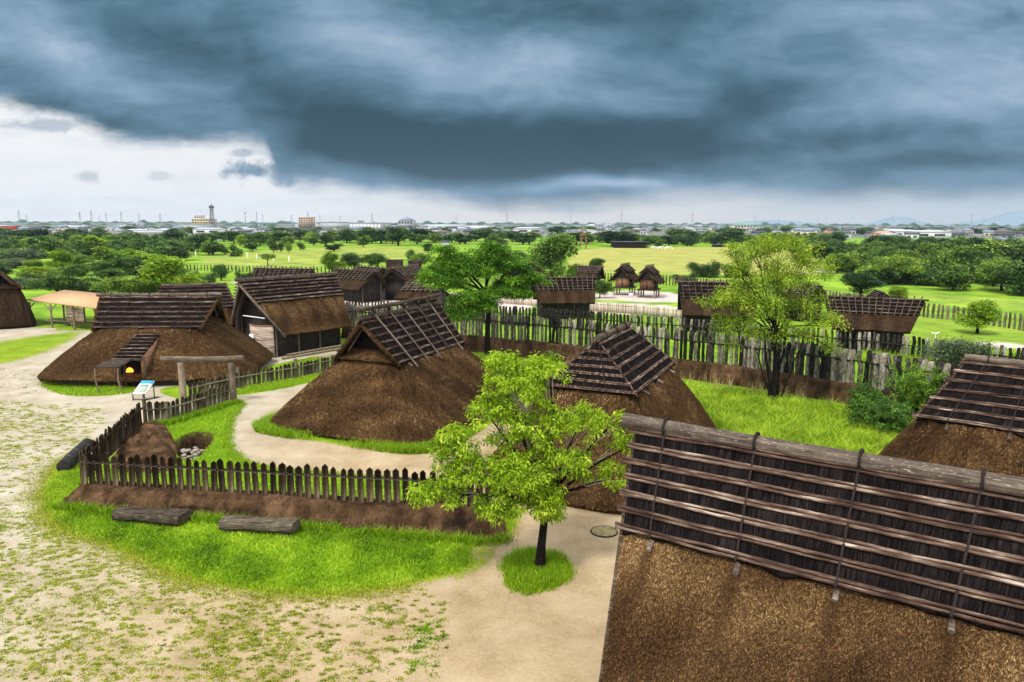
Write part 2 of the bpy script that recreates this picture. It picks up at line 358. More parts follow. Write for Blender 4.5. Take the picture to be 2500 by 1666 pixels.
leaf_far = leaf('distant_leaves', (.012, .036, .005), (.075, .155, .014), (.27, .39, .035), .2, .6)
leaf_light = leaf('light_leaves', (.05, .10, .004), (.20, .35, .008), (.48, .60, .04), .35, .3)
leaf_grey = leaf('grey_green_leaves', (.04, .065, .03), (.10, .145, .06), (.24, .30, .13), .2, .25)
grassm = leaf('grass_blades', (.055, .12, .001), (.24, .42, .004), (.58, .72, .05), .35)
grass_t = leaf('tuft_blades', (.09, .13, .004), (.28, .33, .012), (.50, .50, .06), .3)
grass_y = leaf('dry_grass_blades', (.07, .11, .004), (.23, .28, .012), (.46, .45, .06), .3)
seedm = leaf('seed_heads', (.30, .22, .09), (.42, .33, .14), (.55, .45, .22), .3)
def earth_fn(t):
    v = OBJ(t)
    a = t.noise(t.mapr(v, (1, 1, .35)), 1.7, 5, .65); b = t.noise(v, 14, 4, .7); d = t.noise(t.mapr(v, (1, 1, .15)), .45, 3, .6)
    vv = t.m('ADD', t.m('MULTIPLY', a, .6), t.m('MULTIPLY', b, .25)); vv = t.m('ADD', vv, t.m('MULTIPLY', d, .25))
    return t.ramp(vv, [(.42, (.012, .008, .005)), (.53, (.046, .026, .013)), (.62, (.098, .055, .028)), (.72, (.17, .10, .056)), (.8, (.30, .17, .10))]), t.m('ADD', a, t.m('MULTIPLY', b, .3))
earth = mat('packed_brown_earth', earth_fn, .95, .05, (.8, .12))
stone = mat('pale_stone', lambda t: t.mix(t.noise(OBJ(t), 5), (.13, .11, .085), (.36, .32, .26)), .9, .2)
reed = mat('reed_screen', lambda t: (lambda s: t.mix(s, (.24, .20, .155), (.60, .51, .42)))(t.mr(t.noise(t.mapr(OBJ(t), (5, 5, .15)), 1, 2), .35, .6)), .9, .1)
mud_wall = mat('woven_mat', lambda t: t.ramp(t.noise(t.mapr(OBJ(t), (.5, .5, 10)), 1.2, 3), [(.38, (.17, .12, .09)), (.5, (.42, .33, .26)), (.65, (.58, .47, .38))]), .9, .1)
def flat(name, c, rough=.6, spec=.3, v=.15):
    return mat(name, lambda t: t.mix(t.noise(OBJ(t), 1.5, 4), tuple(x * (1 - v) for x in c), tuple(min(1, x * (1 + v)) for x in c)), rough, spec)
white_p = flat('white_paint', (.78, .79, .80)); blue_p = flat('blue_print', (.03, .30, .48)); green_p = flat('green_print', (.35, .46, .34), v=.5); black_p = flat('black_metal', (.02, .02, .022))
lamp_m = mat('orange_lamp', lambda t: t.mix(0, (.9, .35, .02), (.9, .35, .02)), .6, .2, None, None, ((1., .32, .02), 1.3))
manm = mat('manhole_cover', lambda t: (lambda a: (t.ramp(a, [(.35, (.14, .115, .045)), (.6, (.27, .225, .10)), (.8, (.34, .29, .15))]), a))(t.noise(OBJ(t), 9, 4)), .7, .3, (.3, .01))
# ------------------------------------------------------------------ ground sheet
def poly(pxs, z=0., rounds=2):
    q = np.array([P(x, y, z)[:2] for x, y in pxs])
    for _ in range(rounds):
        n_ = np.roll(q, -1, 0); q = np.stack([q * .75 + n_ * .25, q * .25 + n_ * .75], 1).reshape(-1, 2)
    return q
def sdist(X, Y, pg):
    """signed distance to a polygon, positive inside, cut at 3 m"""
    out = np.full(X.shape, -3.); lo = pg.min(0) - 3; hi = pg.max(0) + 3
    k = (X > lo[0]) & (X < hi[0]) & (Y > lo[1]) & (Y < hi[1])
    x = X[k]; y = Y[k]; d = np.full(x.shape, 1e9); ins = np.zeros(x.shape, bool)
    for i in range(len(pg)):
        ax, ay = pg[i - 1]; bx, by = pg[i]; ex, ey = bx - ax, by - ay
        tt = np.clip(((x - ax) * ex + (y - ay) * ey) / (ex * ex + ey * ey + 1e-12), 0, 1)
        d = np.minimum(d, (x - ax - tt * ex) ** 2 + (y - ay - tt * ey) ** 2)
        c = ((ay > y) != (by > y)); ins ^= c & (x < ax + (y - ay) / (by - ay + 1e-12) * ex)
    d = np.sqrt(d); out[k] = np.where(ins, d, -d); return out
LAWN = [(98, 1215), (118, 1165), (150, 1120), (195, 1095), (230, 1150), (300, 1180), (1180, 1240), (1262, 1250), (1265, 1285), (1235, 1318), (1170, 1335), (1148, 1350), (1180, 1380), (1120, 1400), (1000, 1430), (900, 1447), (780, 1457), (640, 1452), (520, 1432), (420, 1408), (330, 1362), (230, 1322), (150, 1300), (105, 1262)]
YARD = [(395, 1030), (420, 1008), (500, 995), (592, 983), (566, 1020), (556, 1060), (562, 1100), (600, 1130), (660, 1142), (860, 1158), (1060, 1172), (1190, 1200), (1190, 1240), (600, 1212), (190, 1180), (300, 1090)]
BACK = [(1000, 790), (1160, 850), (1240, 925), (1300, 975), (1400, 1000), (1560, 1090), (1780, 1160), (1900, 1160), (2100, 1180), (2500, 1250), (2900, 1100), (2700, 900), (2200, 800), (1600, 760)]
PIT = [(428, 1080), (452, 1060), (486, 1052), (520, 1058), (516, 1076), (500, 1096), (476, 1122), (445, 1120), (430, 1100)]
ZONES = [  # polygon px, density, feather
    (LAWN, 1., 1.3), (YARD, 1., .7), (BACK, 1., .8),
    ([(530, 968), (640, 962), (800, 925), (850, 905), (870, 860), (690, 880), (560, 930)], .95, .4),
    ([(90, 925), (130, 965), (250, 968), (360, 955), (330, 925), (120, 905)], .85, .5),
    ([(372, 955), (470, 985), (520, 985), (560, 950), (430, 940)], .9, .4),
    ([(1225, 1375), (1260, 1350), (1318, 1345), (1375, 1360), (1402, 1395), (1370, 1432), (1300, 1450), (1240, 1435)], 1., .25),
    ([(1335, 1205), (1345, 1222), (1440, 1245), (1560, 1262), (1600, 1200), (1400, 1180)], 1., .3),
    ([(-60, 772), (240, 772), (230, 800), (-60, 800)], 1., 1.),
    ([(-60, 838), (230, 800), (160, 845), (60, 880), (-60, 900)], .72, 2.5),
    ([(-60, 960), (130, 990), (270, 1000), (190, 1100), (60, 1090), (-60, 1010)], .24, 2.5),
    ([(-60, 1060), (160, 1100), (100, 1160), (60, 1240), (-60, 1210)], .22, 1.5),
    ([(-100, 1230), (90, 1250), (240, 1340), (460, 1430), (640, 1470), (760, 1560), (640, 2100), (-500, 2100)], .27, 1.8),
    ([(560, 1440), (820, 1465), (1080, 1425), (1070, 1600), (1010, 1950), (450, 1950)], .12, 1.2),
    ([(1150, 1330), (1215, 1310), (1225, 1345), (1180, 1400), (1080, 1430)], .5, .4),
]
HUTC = (-6.61, 44.37, 1.17, 7.1, 5.65)
def gz(X, Y):
    z = .05 * np.sin(X * .31 + 1) * np.sin(Y * .27) + .02 * np.sin(X * 1.3) * np.sin(Y * 1.1 + 2)
    return z * np.clip((Y - 10) / 10, 0, 1) * (Y < 200)
def build_ground():
    ang = np.concatenate([np.linspace(-.98, -.5, 60)[:-1], np.linspace(-.5, .5, 430), np.linspace(.5, .98, 60)[1:]])
    ys = np.concatenate([np.arange(-14, 14, 1.), np.arange(14, 62, .17), 62 * (1.022 ** np.arange(0, 222))])
    YY = np.repeat(ys[:, None], len(ang), 1); XX = (YY + 30) * ang[None, :]
    X = XX.ravel(); Y = YY.ravel(); n = len(X)
    den = np.zeros(n); near = Y < 130
    for pg, v, f in ZONES:
        q = poly(pg); s = sdist(X, Y, q); den = np.maximum(den, v * np.clip(s / f + .5, 0, 1))
    # ring of grass round the central hut
    cx, cyy, yw, a, b = HUTC
    u = (X - cx) * math.cos(yw) + (Y - cyy) * math.sin(yw); v = -(X - cx) * math.sin(yw) + (Y - cyy) * math.cos(yw)
    rr = (np.abs(u / (a + .6)) ** 6. + np.abs(v / (b + .6)) ** 6.) ** (1 / 6.)
    den = np.maximum(den, np.clip((1.03 - rr) * 12, 0, 1))
    # everything beyond the back rows is grass
    far = Y > np.interp(X, [-300, -64, -30, -22, -16, 2, 20, 30], [88, 84, 72, 66, 66, 64, 40, 30])
    den[far] = 1.
    brown = np.clip(sdist(X, Y, poly(PIT)) / .3 + .9, 0, 1)
    pit = np.clip(sdist(X, Y, poly(PIT)) / .35, 0, 1)
    z = gz(X, Y) - pit * 1.7
    # lawns (yellower, mown) and paths in the park
    lawn = np.zeros(n); path = np.zeros(n)
    for pg, vv in (([(1395, 668), (1380, 640), (1420, 606), (1560, 604), (1900, 604), (2050, 640), (2020, 668), (1900, 672), (1600, 668)], 1.), ([(640, 612), (930, 598), (1060, 610), (990, 640), (700, 655), (480, 650), (500, 625)], .55), ([(2060, 752), (2300, 765), (2600, 800), (2600, 860), (2300, 840), (2060, 815)], .18), ([(2000, 708), (2300, 715), (2600, 745), (2600, 770), (2260, 735), (2020, 702)], .25)):
        s = sdist(X, Y, poly(pg)); lawn = np.maximum(lawn, vv * np.clip(s / 2 + .5, 0, 1))
    for pg in ([(1440, 720), (1500, 711), (1620, 712), (1670, 722), (1670, 738), (1600, 737), (1450, 733)], [(2380, 832), (2600, 850), (2600, 862), (2380, 842)], [(2430, 690), (2600, 700), (2600, 712), (2440, 700)], [(1950, 662), (2150, 655), (2150, 659), (1960, 670)], [(560, 688), (620, 690), (620, 694), (560, 692)], [(1380, 752), (1450, 738), (1560, 742), (1680, 752), (1680, 775), (1500, 766), (1380, 760)], [(760, 718), (1060, 712), (1060, 748), (760, 748)], [(1180, 735), (1300, 735), (1300, 760), (1180, 760)]):
        s = sdist(X, Y, poly(pg)); path = np.maximum(path, np.clip(s / 1.0 + .5, 0, 1))
    col = np.stack([den, brown, lawn, path], 1)
    r, c = len(ys), len(ang); I = np.arange(r * c).reshape(r, c)
    Q = np.stack([I[:-1, :-1], I[:-1, 1:], I[1:, 1:], I[1:, :-1]], -1).reshape(-1, 4)
    def gf(t):
        at_ = t.n('ShaderNodeAttribute', attribute_name='col'); sp = t.n('ShaderNodeSeparateColor'); t.set(sp, 0, at_.outputs['Color'])
        d, br, lw = sp.outputs[0], sp.outputs[1], sp.outputs[2]; pth = at_.outputs['Alpha']
        v = OBJ(t)
        n1 = t.noise(v, 2.6, 5, .68); n2 = t.noise(v, .55, 3, .6); n3 = t.noise(v, 9, 4, .7); n4 = t.noise(v, .12, 4, .6); n5 = t.noise(v, 38, 3, .7)
        nn = t.m('ADD', t.m('MULTIPLY', n1, .38), t.m('MULTIPLY', n3, .62))
        n6 = t.noise(v, 17, 3, .6); nn = t.m('ADD', t.m('MULTIPLY', nn, .6), t.m('MULTIPLY', n6, .4))
        s = t.m('ADD', nn, t.m('MULTIPLY', d, .42)); msk = t.mr(s, .66, .715, 0, 1, True)
        sand = t.ramp(t.m('ADD', t.m('MULTIPLY', n2, .45), t.m('ADD', t.m('MULTIPLY', n3, .3), t.m('MULTIPLY', n5, .25))), [(.36, (.225, .155, .08)), (.5, (.35, .262, .152)), (.64, (.445, .352, .235))])
        pale = t.ramp(t.m('ADD', t.m('MULTIPLY', n2, .5), t.m('MULTIPLY', n3, .5)), [(.38, (.29, .24, .17)), (.5, (.38, .332, .25)), (.62, (.44, .40, .325))])
        cx_ = t.n('ShaderNodeSeparateXYZ'); t.set(cx_, 0, v); spk = t.noise(v, 70, 2, .5); spk2 = t.noise(v, 26, 3, .6); sand = t.mix(t.mr(t.m('ADD', cx_.outputs[0], t.m('MULTIPLY', n4, 6.)), -17, -3, 1, 0, True), sand, pale); sand = t.mix(t.mr(spk, .60, .72, 0, .55), sand, (.16, .12, .07)); sand = t.mix(t.mr(spk2, .62, .72, 0, .35), sand, (.20, .15, .09)); sand = t.mix(t.mr(t.noise(t.mapr(v, (1, 1, 1), loc=(9, 3, 0)), .33, 5, .62), .47, .66, 0, .32), sand, (.24, .185, .11))
        g = t.m('ADD', t.m('MULTIPLY', n3, .45), t.m('MULTIPLY', n2, .35)); g = t.m('ADD', g, t.m('MULTIPLY', n5, .2))
        grass = t.ramp(g, [(.36, (.035, .08, .001)), (.5, (.12, .235, .003)), (.64, (.26, .40, .010))])
        dry = t.ramp(g, [(.36, (.08, .12, .003)), (.52, (.20, .26, .008)), (.66, (.33, .35, .03))])
        grass = t.mix(t.mr(d, .55, .95, 1, 0), grass, dry)
        lawnc = t.ramp(t.m('ADD', t.m('MULTIPLY', n4, .8), t.m('MULTIPLY', n2, .2)), [(.38, (.22, .24, .045)), (.5, (.29, .29, .066)), (.62, (.35, .33, .09))])
        farg = t.ramp(t.m('ADD', t.m('MULTIPLY', n4, .8), t.m('MULTIPLY', n2, .2)), [(.36, (.06, .14, .008)), (.5, (.15, .27, .014)), (.64, (.26, .38, .025))])
        cd = t.n('ShaderNodeSeparateXYZ'); t.set(cd, 0, v)
        grass = t.mix(t.mr(cd.outputs[1], 66, 95), grass, farg)
        grass = t.mix(lw, grass, lawnc)
        town = t.ramp(t.noise(v, .02, 4, .6), [(.42, (.055, .10, .035)), (.5, (.14, .15, .13)), (.6, (.20, .20, .19))])
        grass = t.mix(t.mr(cd.outputs[1], 560, 640), grass, town)
        c = t.mix(msk, sand, grass)
        c = t.mix(pth, c, t.ramp(n2, [(.35, (.42, .35, .31)), (.65, (.56, .48, .43))]))
        c = t.mix(br, c, t.ramp(t.m('ADD', t.m('MULTIPLY', n1, .6), t.m('MULTIPLY', n3, .4)), [(.4, (.010, .006, .004)), (.6, (.07, .03, .014))]))
        h = t.m('ADD', t.m('MULTIPLY', n3, .5), t.m('MULTIPLY', msk, .9))
        return c, t.m('ADD', h, t.m('MULTIPLY', n5, .15))
    gm = mat('ground', gf, .95, .15, (.5, .05))
    g = npmesh('ground', np.stack([X, Y, z], 1), Q, gm, None, col=col, smooth=True); g['kind'] = 'structure'
build_ground()

# ------------------------------------------------------------------ blades
def blades(name, pts, h, w, m, lean=.5, z0=0., tint=None, seed=1, label=None, cat=None, bend=True, parent=None):
    r = np.random.default_rng(seed); n = len(pts); p = np.zeros((n, 3)); p[:, :2] = pts[:, :2]; p[:, 2] = gz(pts[:, 0], pts[:, 1]) - .004 if pts.shape[1] == 2 else pts[:, 2]
    hh = h * r.uniform(.55, 1.25, n); an = r.uniform(0, 2 * np.pi, n); la = r.uniform(0, 2 * np.pi, n); le = lean * r.uniform(.2, 1, n)
    sx = np.stack([np.cos(an), np.sin(an), 0 * an], 1) * (w * r.uniform(.6, 1.3, n))[:, None] / 2
    dr = np.stack([np.cos(la) * le, np.sin(la) * le, np.ones(n)], 1)
    mid = p + dr * (hh * .55)[:, None] * np.array([.6, .6, 1]); tip = p + dr * hh[:, None] * np.array([1.4, 1.4, .95])
    V = np.stack([p - sx, p + sx, mid + sx * .8, tip, mid - sx * .8], 1).reshape(-1, 3)
    b = (np.arange(n) * 5)[:, None]; Q = b + np.array([[0, 1, 2, 4]]); T = b + np.array([[4, 2, 3]])
    tt = r.uniform(0, 1, n) if tint is None else np.clip(tint + r.normal(0, .18, n), 0, 1)
    o = npmesh(name, V, [Q, T], m, parent, tint=np.concatenate([tt, tt]))
    if parent is None: o['kind'] = 'stuff'; tag(o, label, cat)
    return o
def wavy(p, s, seed):
    """patchy 0..1 field for tints"""
    r = np.random.default_rng(seed); o = np.zeros(len(p))
    for i in range(8):
        k = r.normal(0, s * (1 + i * .5), 2); o += np.sin(p[:, 0] * k[0] + p[:, 1] * k[1] + r.uniform(0, 6)) / (1 + i * .35)
    return .5 + o * .12
def scat(pg, n, seed=1, clump=0., cs=.25):
    r = np.random.default_rng(seed); q = poly(pg) if not isinstance(pg, np.ndarray) else pg
    lo, hi = q.min(0), q.max(0); out = []
    c = 0
    while c < n:
        p = r.uniform(lo - .3, hi + .3, (n * 2, 2)); s = sdist(p[:, 0], p[:, 1], q) + .55 * (wavy(p, 2.2, 5) - .5) + .10 * r.normal(0, 1, len(p)); p = p[s > 0]; out.append(p); c += len(p)
    p = np.concatenate(out)[:n]
    if clump: k = r.integers(0, max(1, int(n * clump)), n); p = p[k] + r.normal(0, cs, (n, 2))
    return p
lp = scat(LAWN, 90000, 3); lt = wavy(lp, .8, 5); edge = sdist(lp[:, 0], lp[:, 1], poly(LAWN)); lt2 = np.clip(.5 + 1.0 * (lt - .5) + .35 * (wavy(lp, 3.1, 17) - .5) - .12 + .25 * np.clip(1 - edge / 1.5, 0, 1), 0, 1)
keep = edge > .25 * np.random.default_rng(1).random(len(lp)) ** 2 * 2
blades('lawn_grass', lp[keep], .115, .026, grassm, .9, tint=lt2[keep], seed=4, label='bright green lawn grass in front of the two log benches', cat='grass')
yp = scat(YARD, 30000, 7); ok = sdist(yp[:, 0], yp[:, 1], poly(PIT)) < -.1
blades('yard_grass', yp[ok], .10, .028, grassm, .8, tint=.5, seed=5, label='short green grass inside the picket fence beside the pit', cat='grass')
tp = scat(ZONES[6][0], 9000, 8); blades('tree_ring_grass', tp, .24, .02, grassm, .6, tint=.45, seed=6, label='round patch of taller grass at the foot of the tree on the path', cat='grass')
tp = scat([(1335, 1212), (1345, 1222), (1440, 1243), (1560, 1258), (1565, 1240), (1440, 1222)], 7000, 9); blades('hut_edge_grass', tp, .26, .022, grassm, .7, tint=.5, seed=7, label='strip of grass along the eave of the hut with the pyramid cap', cat='grass')
tp = scat([(560, 962), (640, 960), (800, 925), (845, 905), (838, 893), (723, 922), (580, 948)], 9000, 10); blades('fence_grass', tp, .16, .03, grassm, .8, tint=.55, seed=8, label='strip of short grass along the foot of the low grey fence', cat='grass')
tp = scat([(90, 925), (130, 965), (250, 968), (360, 955), (330, 945), (120, 935)], 5000, 11); blades('entry_grass', tp, .14, .035, grassm, .8, tint=.5, seed=9, label='low grass in front of the long hut left of its doorway', cat='grass')
# ring around the central hut
r = np.random.default_rng(12); th = r.uniform(0, 2 * np.pi, 22000); rad = r.uniform(.97, 1.11, 22000); cx, cyy, yw, a_, b_ = HUTC
ex = 2 / 6.; uu = np.sign(np.cos(th)) * np.abs(np.cos(th)) ** ex * (a_ * rad); vv = np.sign(np.sin(th)) * np.abs(np.sin(th)) ** ex * (b_ * rad)
rp = np.stack([cx + uu * math.cos(yw) - vv * math.sin(yw), cyy + uu * math.sin(yw) + vv * math.cos(yw)], 1)
blades('hut_ring_grass', rp, .42, .028, grassm, .9, tint=.42, seed=10, label='fringe of long grass round the foot of the central hut', cat='grass')
BK = [(1175, 876), (1236, 884), (1366, 902), (1634, 936), (1650, 950), (1885, 976), (1940, 990), (2092, 1010), (2250, 1035), (2300, 1150), (1900, 1190), (1790, 1080), (1700, 1000), (1560, 960), (1400, 990), (1250, 960), (1150, 880)]
tp = scat(BK, 95000, 13); tt = wavy(tp, .7, 9)
blades('tall_meadow_grass', tp, .48, .030, grassm, .8, tint=np.clip(.5 + (tt - .5) * 1.6 + .08, 0, 1), seed=11, label='tall fresh green grass between the huts and the brown earth bank', cat='grass')
tp = scat(BK, 30000, 14, .02, .3); blades('meadow_tufts', tp, .72, .03, grassm, .9, tint=.22, seed=12, label='higher darker tufts standing out of the tall grass before the bank', cat='grass')
tp = scat(BK, 26000, 19, .025, .24); blades('meadow_light_tufts', tp, .70, .03, grassm, .9, tint=.88, seed=20, label='pale yellow green tufts in the tall grass before the bank', cat='grass')
sp = [(1634, 918), (1700, 930), (1780, 945), (1885, 960), (1940, 976), (2092, 995), (2095, 1005), (1940, 990), (1885, 975), (1700, 948), (1640, 935)]
tp = scat(sp, 260, 15, .16, .10); blades('seed_grass', tp, 1.0, .028, seedm, .45, tint=.5, seed=13, label='straw coloured seed heads along the foot of the earth bank', cat='grass')
tp = scat([(2106, 860), (2270, 880), (2500, 905), (2560, 960), (2300, 930), (2106, 900)], 9000, 16); blades('moat_grass', tp, .7, .04, grassm, .8, tint=.55, seed=14, label='rough grass between the two rows of grey stakes', cat='grass')
# sparse tufts on the sand
def sparse(pg, n, seed, cs=.09, per=14, m=grass_y, tint=.5, h=.07, name='sand_tufts', label='', cat='grass tufts'):
    r = np.random.default_rng(seed); c = scat(pg, n, seed); w = wavy(c, 1.6, seed + 1); c = c[r.random(len(c)) < np.clip((w + .1) * 1.1, .45, 1)]
    s = cs * r.lognormal(0, .5, len(c)); k = np.repeat(np.arange(len(c)), per); p = c[k] + r.normal(0, 1, (len(k), 2)) * s[k][:, None] * np.array([1.3, .8])
    return blades(name, p, h, .032, m, 1.2, tint=np.clip(tint + r.normal(0, .12, len(c))[k] - .12, 0, 1), seed=seed, label=label, cat=cat)
sparse([(-100, 1235), (90, 1250), (240, 1335), (460, 1420), (640, 1465), (760, 1560), (640, 2100), (-500, 2100)], 3900, 21, .055, 34, grass_t, .68, .042, label='patchy yellow green turf over the sand in the lower left')
sparse([(540, 1445), (820, 1466), (1060, 1436), (1085, 1500), (1070, 1700), (1000, 1950), (400, 1950)], 720, 22, .055, 38, grass_t, .55, .05, label='small scattered tufts on the bare sand below the lawn')
sparse([(-60, 970), (130, 990), (280, 1000), (190, 1100), (70, 1170), (60, 1240), (-60, 1220)], 950, 23, .075, 36, grass_t, .65, .045, label='broken clumps of turf on the sand left of the picket fence')
sparse([(1035, 1520), (1075, 1510), (1070, 1560), (1040, 1600), (1010, 1640), (1000, 1600)], 38, 24, .075, 40, grassm, .45, .07, label='chain of green tufts beside the bare path')
sparse([(150, 940), (60, 1000), (-60, 960), (-60, 900), (100, 900)], 60, 25, .2, 24, grass_y, .4, .07, label='few tufts on the sand by the corner of the long hut')

def along(line, n, w, seed, clump=.0):
    r = np.random.default_rng(seed); q = np.asarray(line, float)[:, :2]; d = np.concatenate([[0], np.cumsum(np.linalg.norm(np.diff(q, axis=0), axis=1))])
    sv = r.uniform(0, d[-1], max(8, int(n * clump)) if clump else n); sv = sv[r.integers(0, len(sv), n)] if clump else sv
    return np.stack([np.interp(sv, d, q[:, 0]), np.interp(sv, d, q[:, 1])], 1) + r.normal(0, w, (n, 2))
ln = [P(x, y) for x, y in ((124, 1246), (260, 1256), (500, 1272), (801, 1294), (1010, 1313), (1188, 1332), (1240, 1322))]
blades('bank_foot_weeds', along(ln, 5200, .13, 51, .04), .34, .024, grassm, .8, tint=.35, seed=51, label='taller weeds growing in clumps along the foot of the front earth bank', cat='grass')
ln = [P(x, y) for x, y in ((362, 1040), (408, 1036), (500, 1007), (560, 989), (585, 984))]
blades('fence_foot_weeds', along(ln, 5200, .16, 52, .05), .32, .026, grassm, .8, tint=.4, seed=52, label='clumps of weeds at the foot of the grey picket fence beside the gate', cat='grass')
ln = [P(x, y) for x, y in LAWN[14:] + LAWN[:3]]
blades('lawn_edge_tufts', along(ln, 15000, .34, 53, .035) + np.random.default_rng(54).normal(0, .07, (15000, 2)), .07, .03, grass_t, 1., tint=.6, seed=53, label='loose tufts where the lawn breaks up into the sand', cat='grass')
ln = [P(x, y) for x, y in ((592, 985), (566, 1020), (556, 1060), (562, 1100), (600, 1132), (660, 1146), (860, 1162), (1060, 1176))]
blades('yard_edge_tufts', along(ln, 9000, .16, 55, .04) + np.random.default_rng(56).normal(0, .05, (9000, 2)), .085, .03, grassm, 1., tint=.45, seed=55, label='tufts along the edge of the inner path beside the fence', cat='grass')
r = np.random.default_rng(57); cc_ = scat([(260, 700 + 800), (1080, 1440), (1180, 1400), (1450, 1260), (1440, 1500), (1400, 1690), (100, 1690)], 260, 58); pv = []; pq = []
for k, c_ in enumerate(cc_):
    s_ = r.uniform(.012, .035); b_ = len(pv)
    for a_ in range(5): pv.append((c_[0] + s_ * math.cos(a_ * 1.257) * r.uniform(.7, 1.2), c_[1] + s_ * math.sin(a_ * 1.257), float(gz(c_[0], c_[1])) - .01))
    pv.append((c_[0], c_[1], float(gz(c_[0], c_[1])) + s_ * .6)); pq += [(b_ + a_, b_ + (a_ + 1) % 5, b_ + 5) for a_ in range(5)]
o_ = npmesh('pebbles', np.array(pv), np.array(pq), stone); o_['kind'] = 'stuff'; tag(o_, 'small pebbles scattered over the bare sand path', 'pebbles')

# ------------------------------------------------------------------ thatch surfaces
def straws(name, grids, n, parent, L=(.10, .26), w=.018, lift=.03, seed=1, splay=.28, stain=()):
    """loose straws lying down the slope of grids whose rows run downhill"""
    r = np.random.default_rng(seed); A = [];
    for G in grids:
        G = np.asarray(G); a = G[:-1, :-1]; b = G[:-1, 1:]; c = G[1:, :-1]; ar = np.linalg.norm(np.cross(b - a, c - a), axis=-1); A.append(ar)
    tot = sum(x.sum() for x in A); Vs = []; 
    for G, ar in zip(grids, A):
        G = np.asarray(G); k = int(n * ar.sum() / tot)
        if k < 1: continue
        idx = r.choice(ar.size, k, p=ar.ravel() / ar.sum()); i, j = np.unravel_index(idx, ar.shape); u = r.random(k)[:, None]; v = r.random(k)[:, None]
        a, b, c, d = G[i, j], G[i, j + 1], G[i + 1, j], G[i + 1, j + 1]
        p = (a * (1 - u) + b * u) * (1 - v) + (c * (1 - u) + d * u) * v
        dn = (c - a) * (1 - u) + (d - b) * u; dn /= np.linalg.norm(dn, axis=1)[:, None] + 1e-9
        sd_ = b - a; sd_ /= np.linalg.norm(sd_, axis=1)[:, None] + 1e-9
        nm = np.cross(sd_, dn); nm /= np.linalg.norm(nm, axis=1)[:, None] + 1e-9; nm *= np.where(nm[:, 2:3] < 0, -1, 1)
        an = r.normal(0, splay, k)[:, None]; d2 = dn * np.cos(an) + sd_ * np.sin(an); s2 = sd_ * np.cos(an) - dn * np.sin(an)
        ln = r.uniform(L[0], L[1], k)[:, None]; ww = w * r.uniform(.6, 1.5, k)[:, None] / 2; l1 = lift * r.uniform(.1, .5, k)[:, None]; l2 = lift * r.uniform(.4, 1.8, k)[:, None]
        p0 = p + nm * l1; p1 = p + d2 * ln + nm * l2
        Vs.append(np.stack([p0 - s2 * ww, p0 + s2 * ww, p1 + s2 * ww, p1 - s2 * ww], 1).reshape(-1, 3))
    V = np.concatenate(Vs); m_ = len(V) // 4; Q = np.arange(m_ * 4).reshape(-1, 4)
    ctr = V.reshape(-1, 4, 3)[:, 0]; pt = wavy(ctr[:, [0, 1]] + ctr[:, [2, 2]] * .3, 1.1, seed + 3)
    tt = np.clip(r.beta(2., 2.3, m_) * .72 + (pt - .5) * .8 + .10, 0, 1)
    for (sx, sy, sz, kx) in stain:
        dz = sz - ctr[:, 2]; xx = ctr[:, 0] - sx - kx * dz; tt = np.where(dz > 0, tt * (1 - .4 * np.exp(-(xx / (.10 + .10 * dz)) ** 2) * np.exp(-dz / 1.1)), tt)
    o = npmesh(name, V, Q, straw, parent, tint=np.clip(tt, 0, 1)); o['kind'] = 'stuff'; return o
def solidify(o, th, off=-1.):
    m = o.modifiers.new('thick', 'SOLIDIFY'); m.thickness = th; m.offset = off; return o
def slope_grid(a0, a1, b0, b1, nr, nc, wob=.02, seed=0, sag=0.):
    """top edge a0-a1, bottom edge b0-b1"""
    r = np.random.default_rng(seed); t = np.linspace(0, 1, nr)[:, None, None]; s = np.linspace(0, 1, nc)[None, :, None]
    a0, a1, b0, b1 = [np.asarray(x, float)[None, None, :] for x in (a0, a1, b0, b1)]
    G = (a0 * (1 - s) + a1 * s) * (1 - t) + (b0 * (1 - s) + b1 * s) * t
    G = G + r.normal(0, wob, (nr, nc, 3)) * np.array([.5, .5, 1]); G[..., 2] -= sag * np.sin(np.pi * t[..., 0]); 
    W = np.linalg.norm((b1 - b0).ravel()); H = np.linalg.norm(((b0 + b1) / 2 - (a0 + a1) / 2).ravel())
    U = np.stack([np.broadcast_to(s[..., 0] * W, (nr, nc)), np.broadcast_to(t[..., 0] * H, (nr, nc))], -1); return G, U
RN = random.Random(5)
def slope_normal(a, b, c):
    n_ = np.cross(np.asarray(b) - a, np.asarray(c) - a); n_ /= np.linalg.norm(n_); return n_ if n_[2] > 0 else -n_
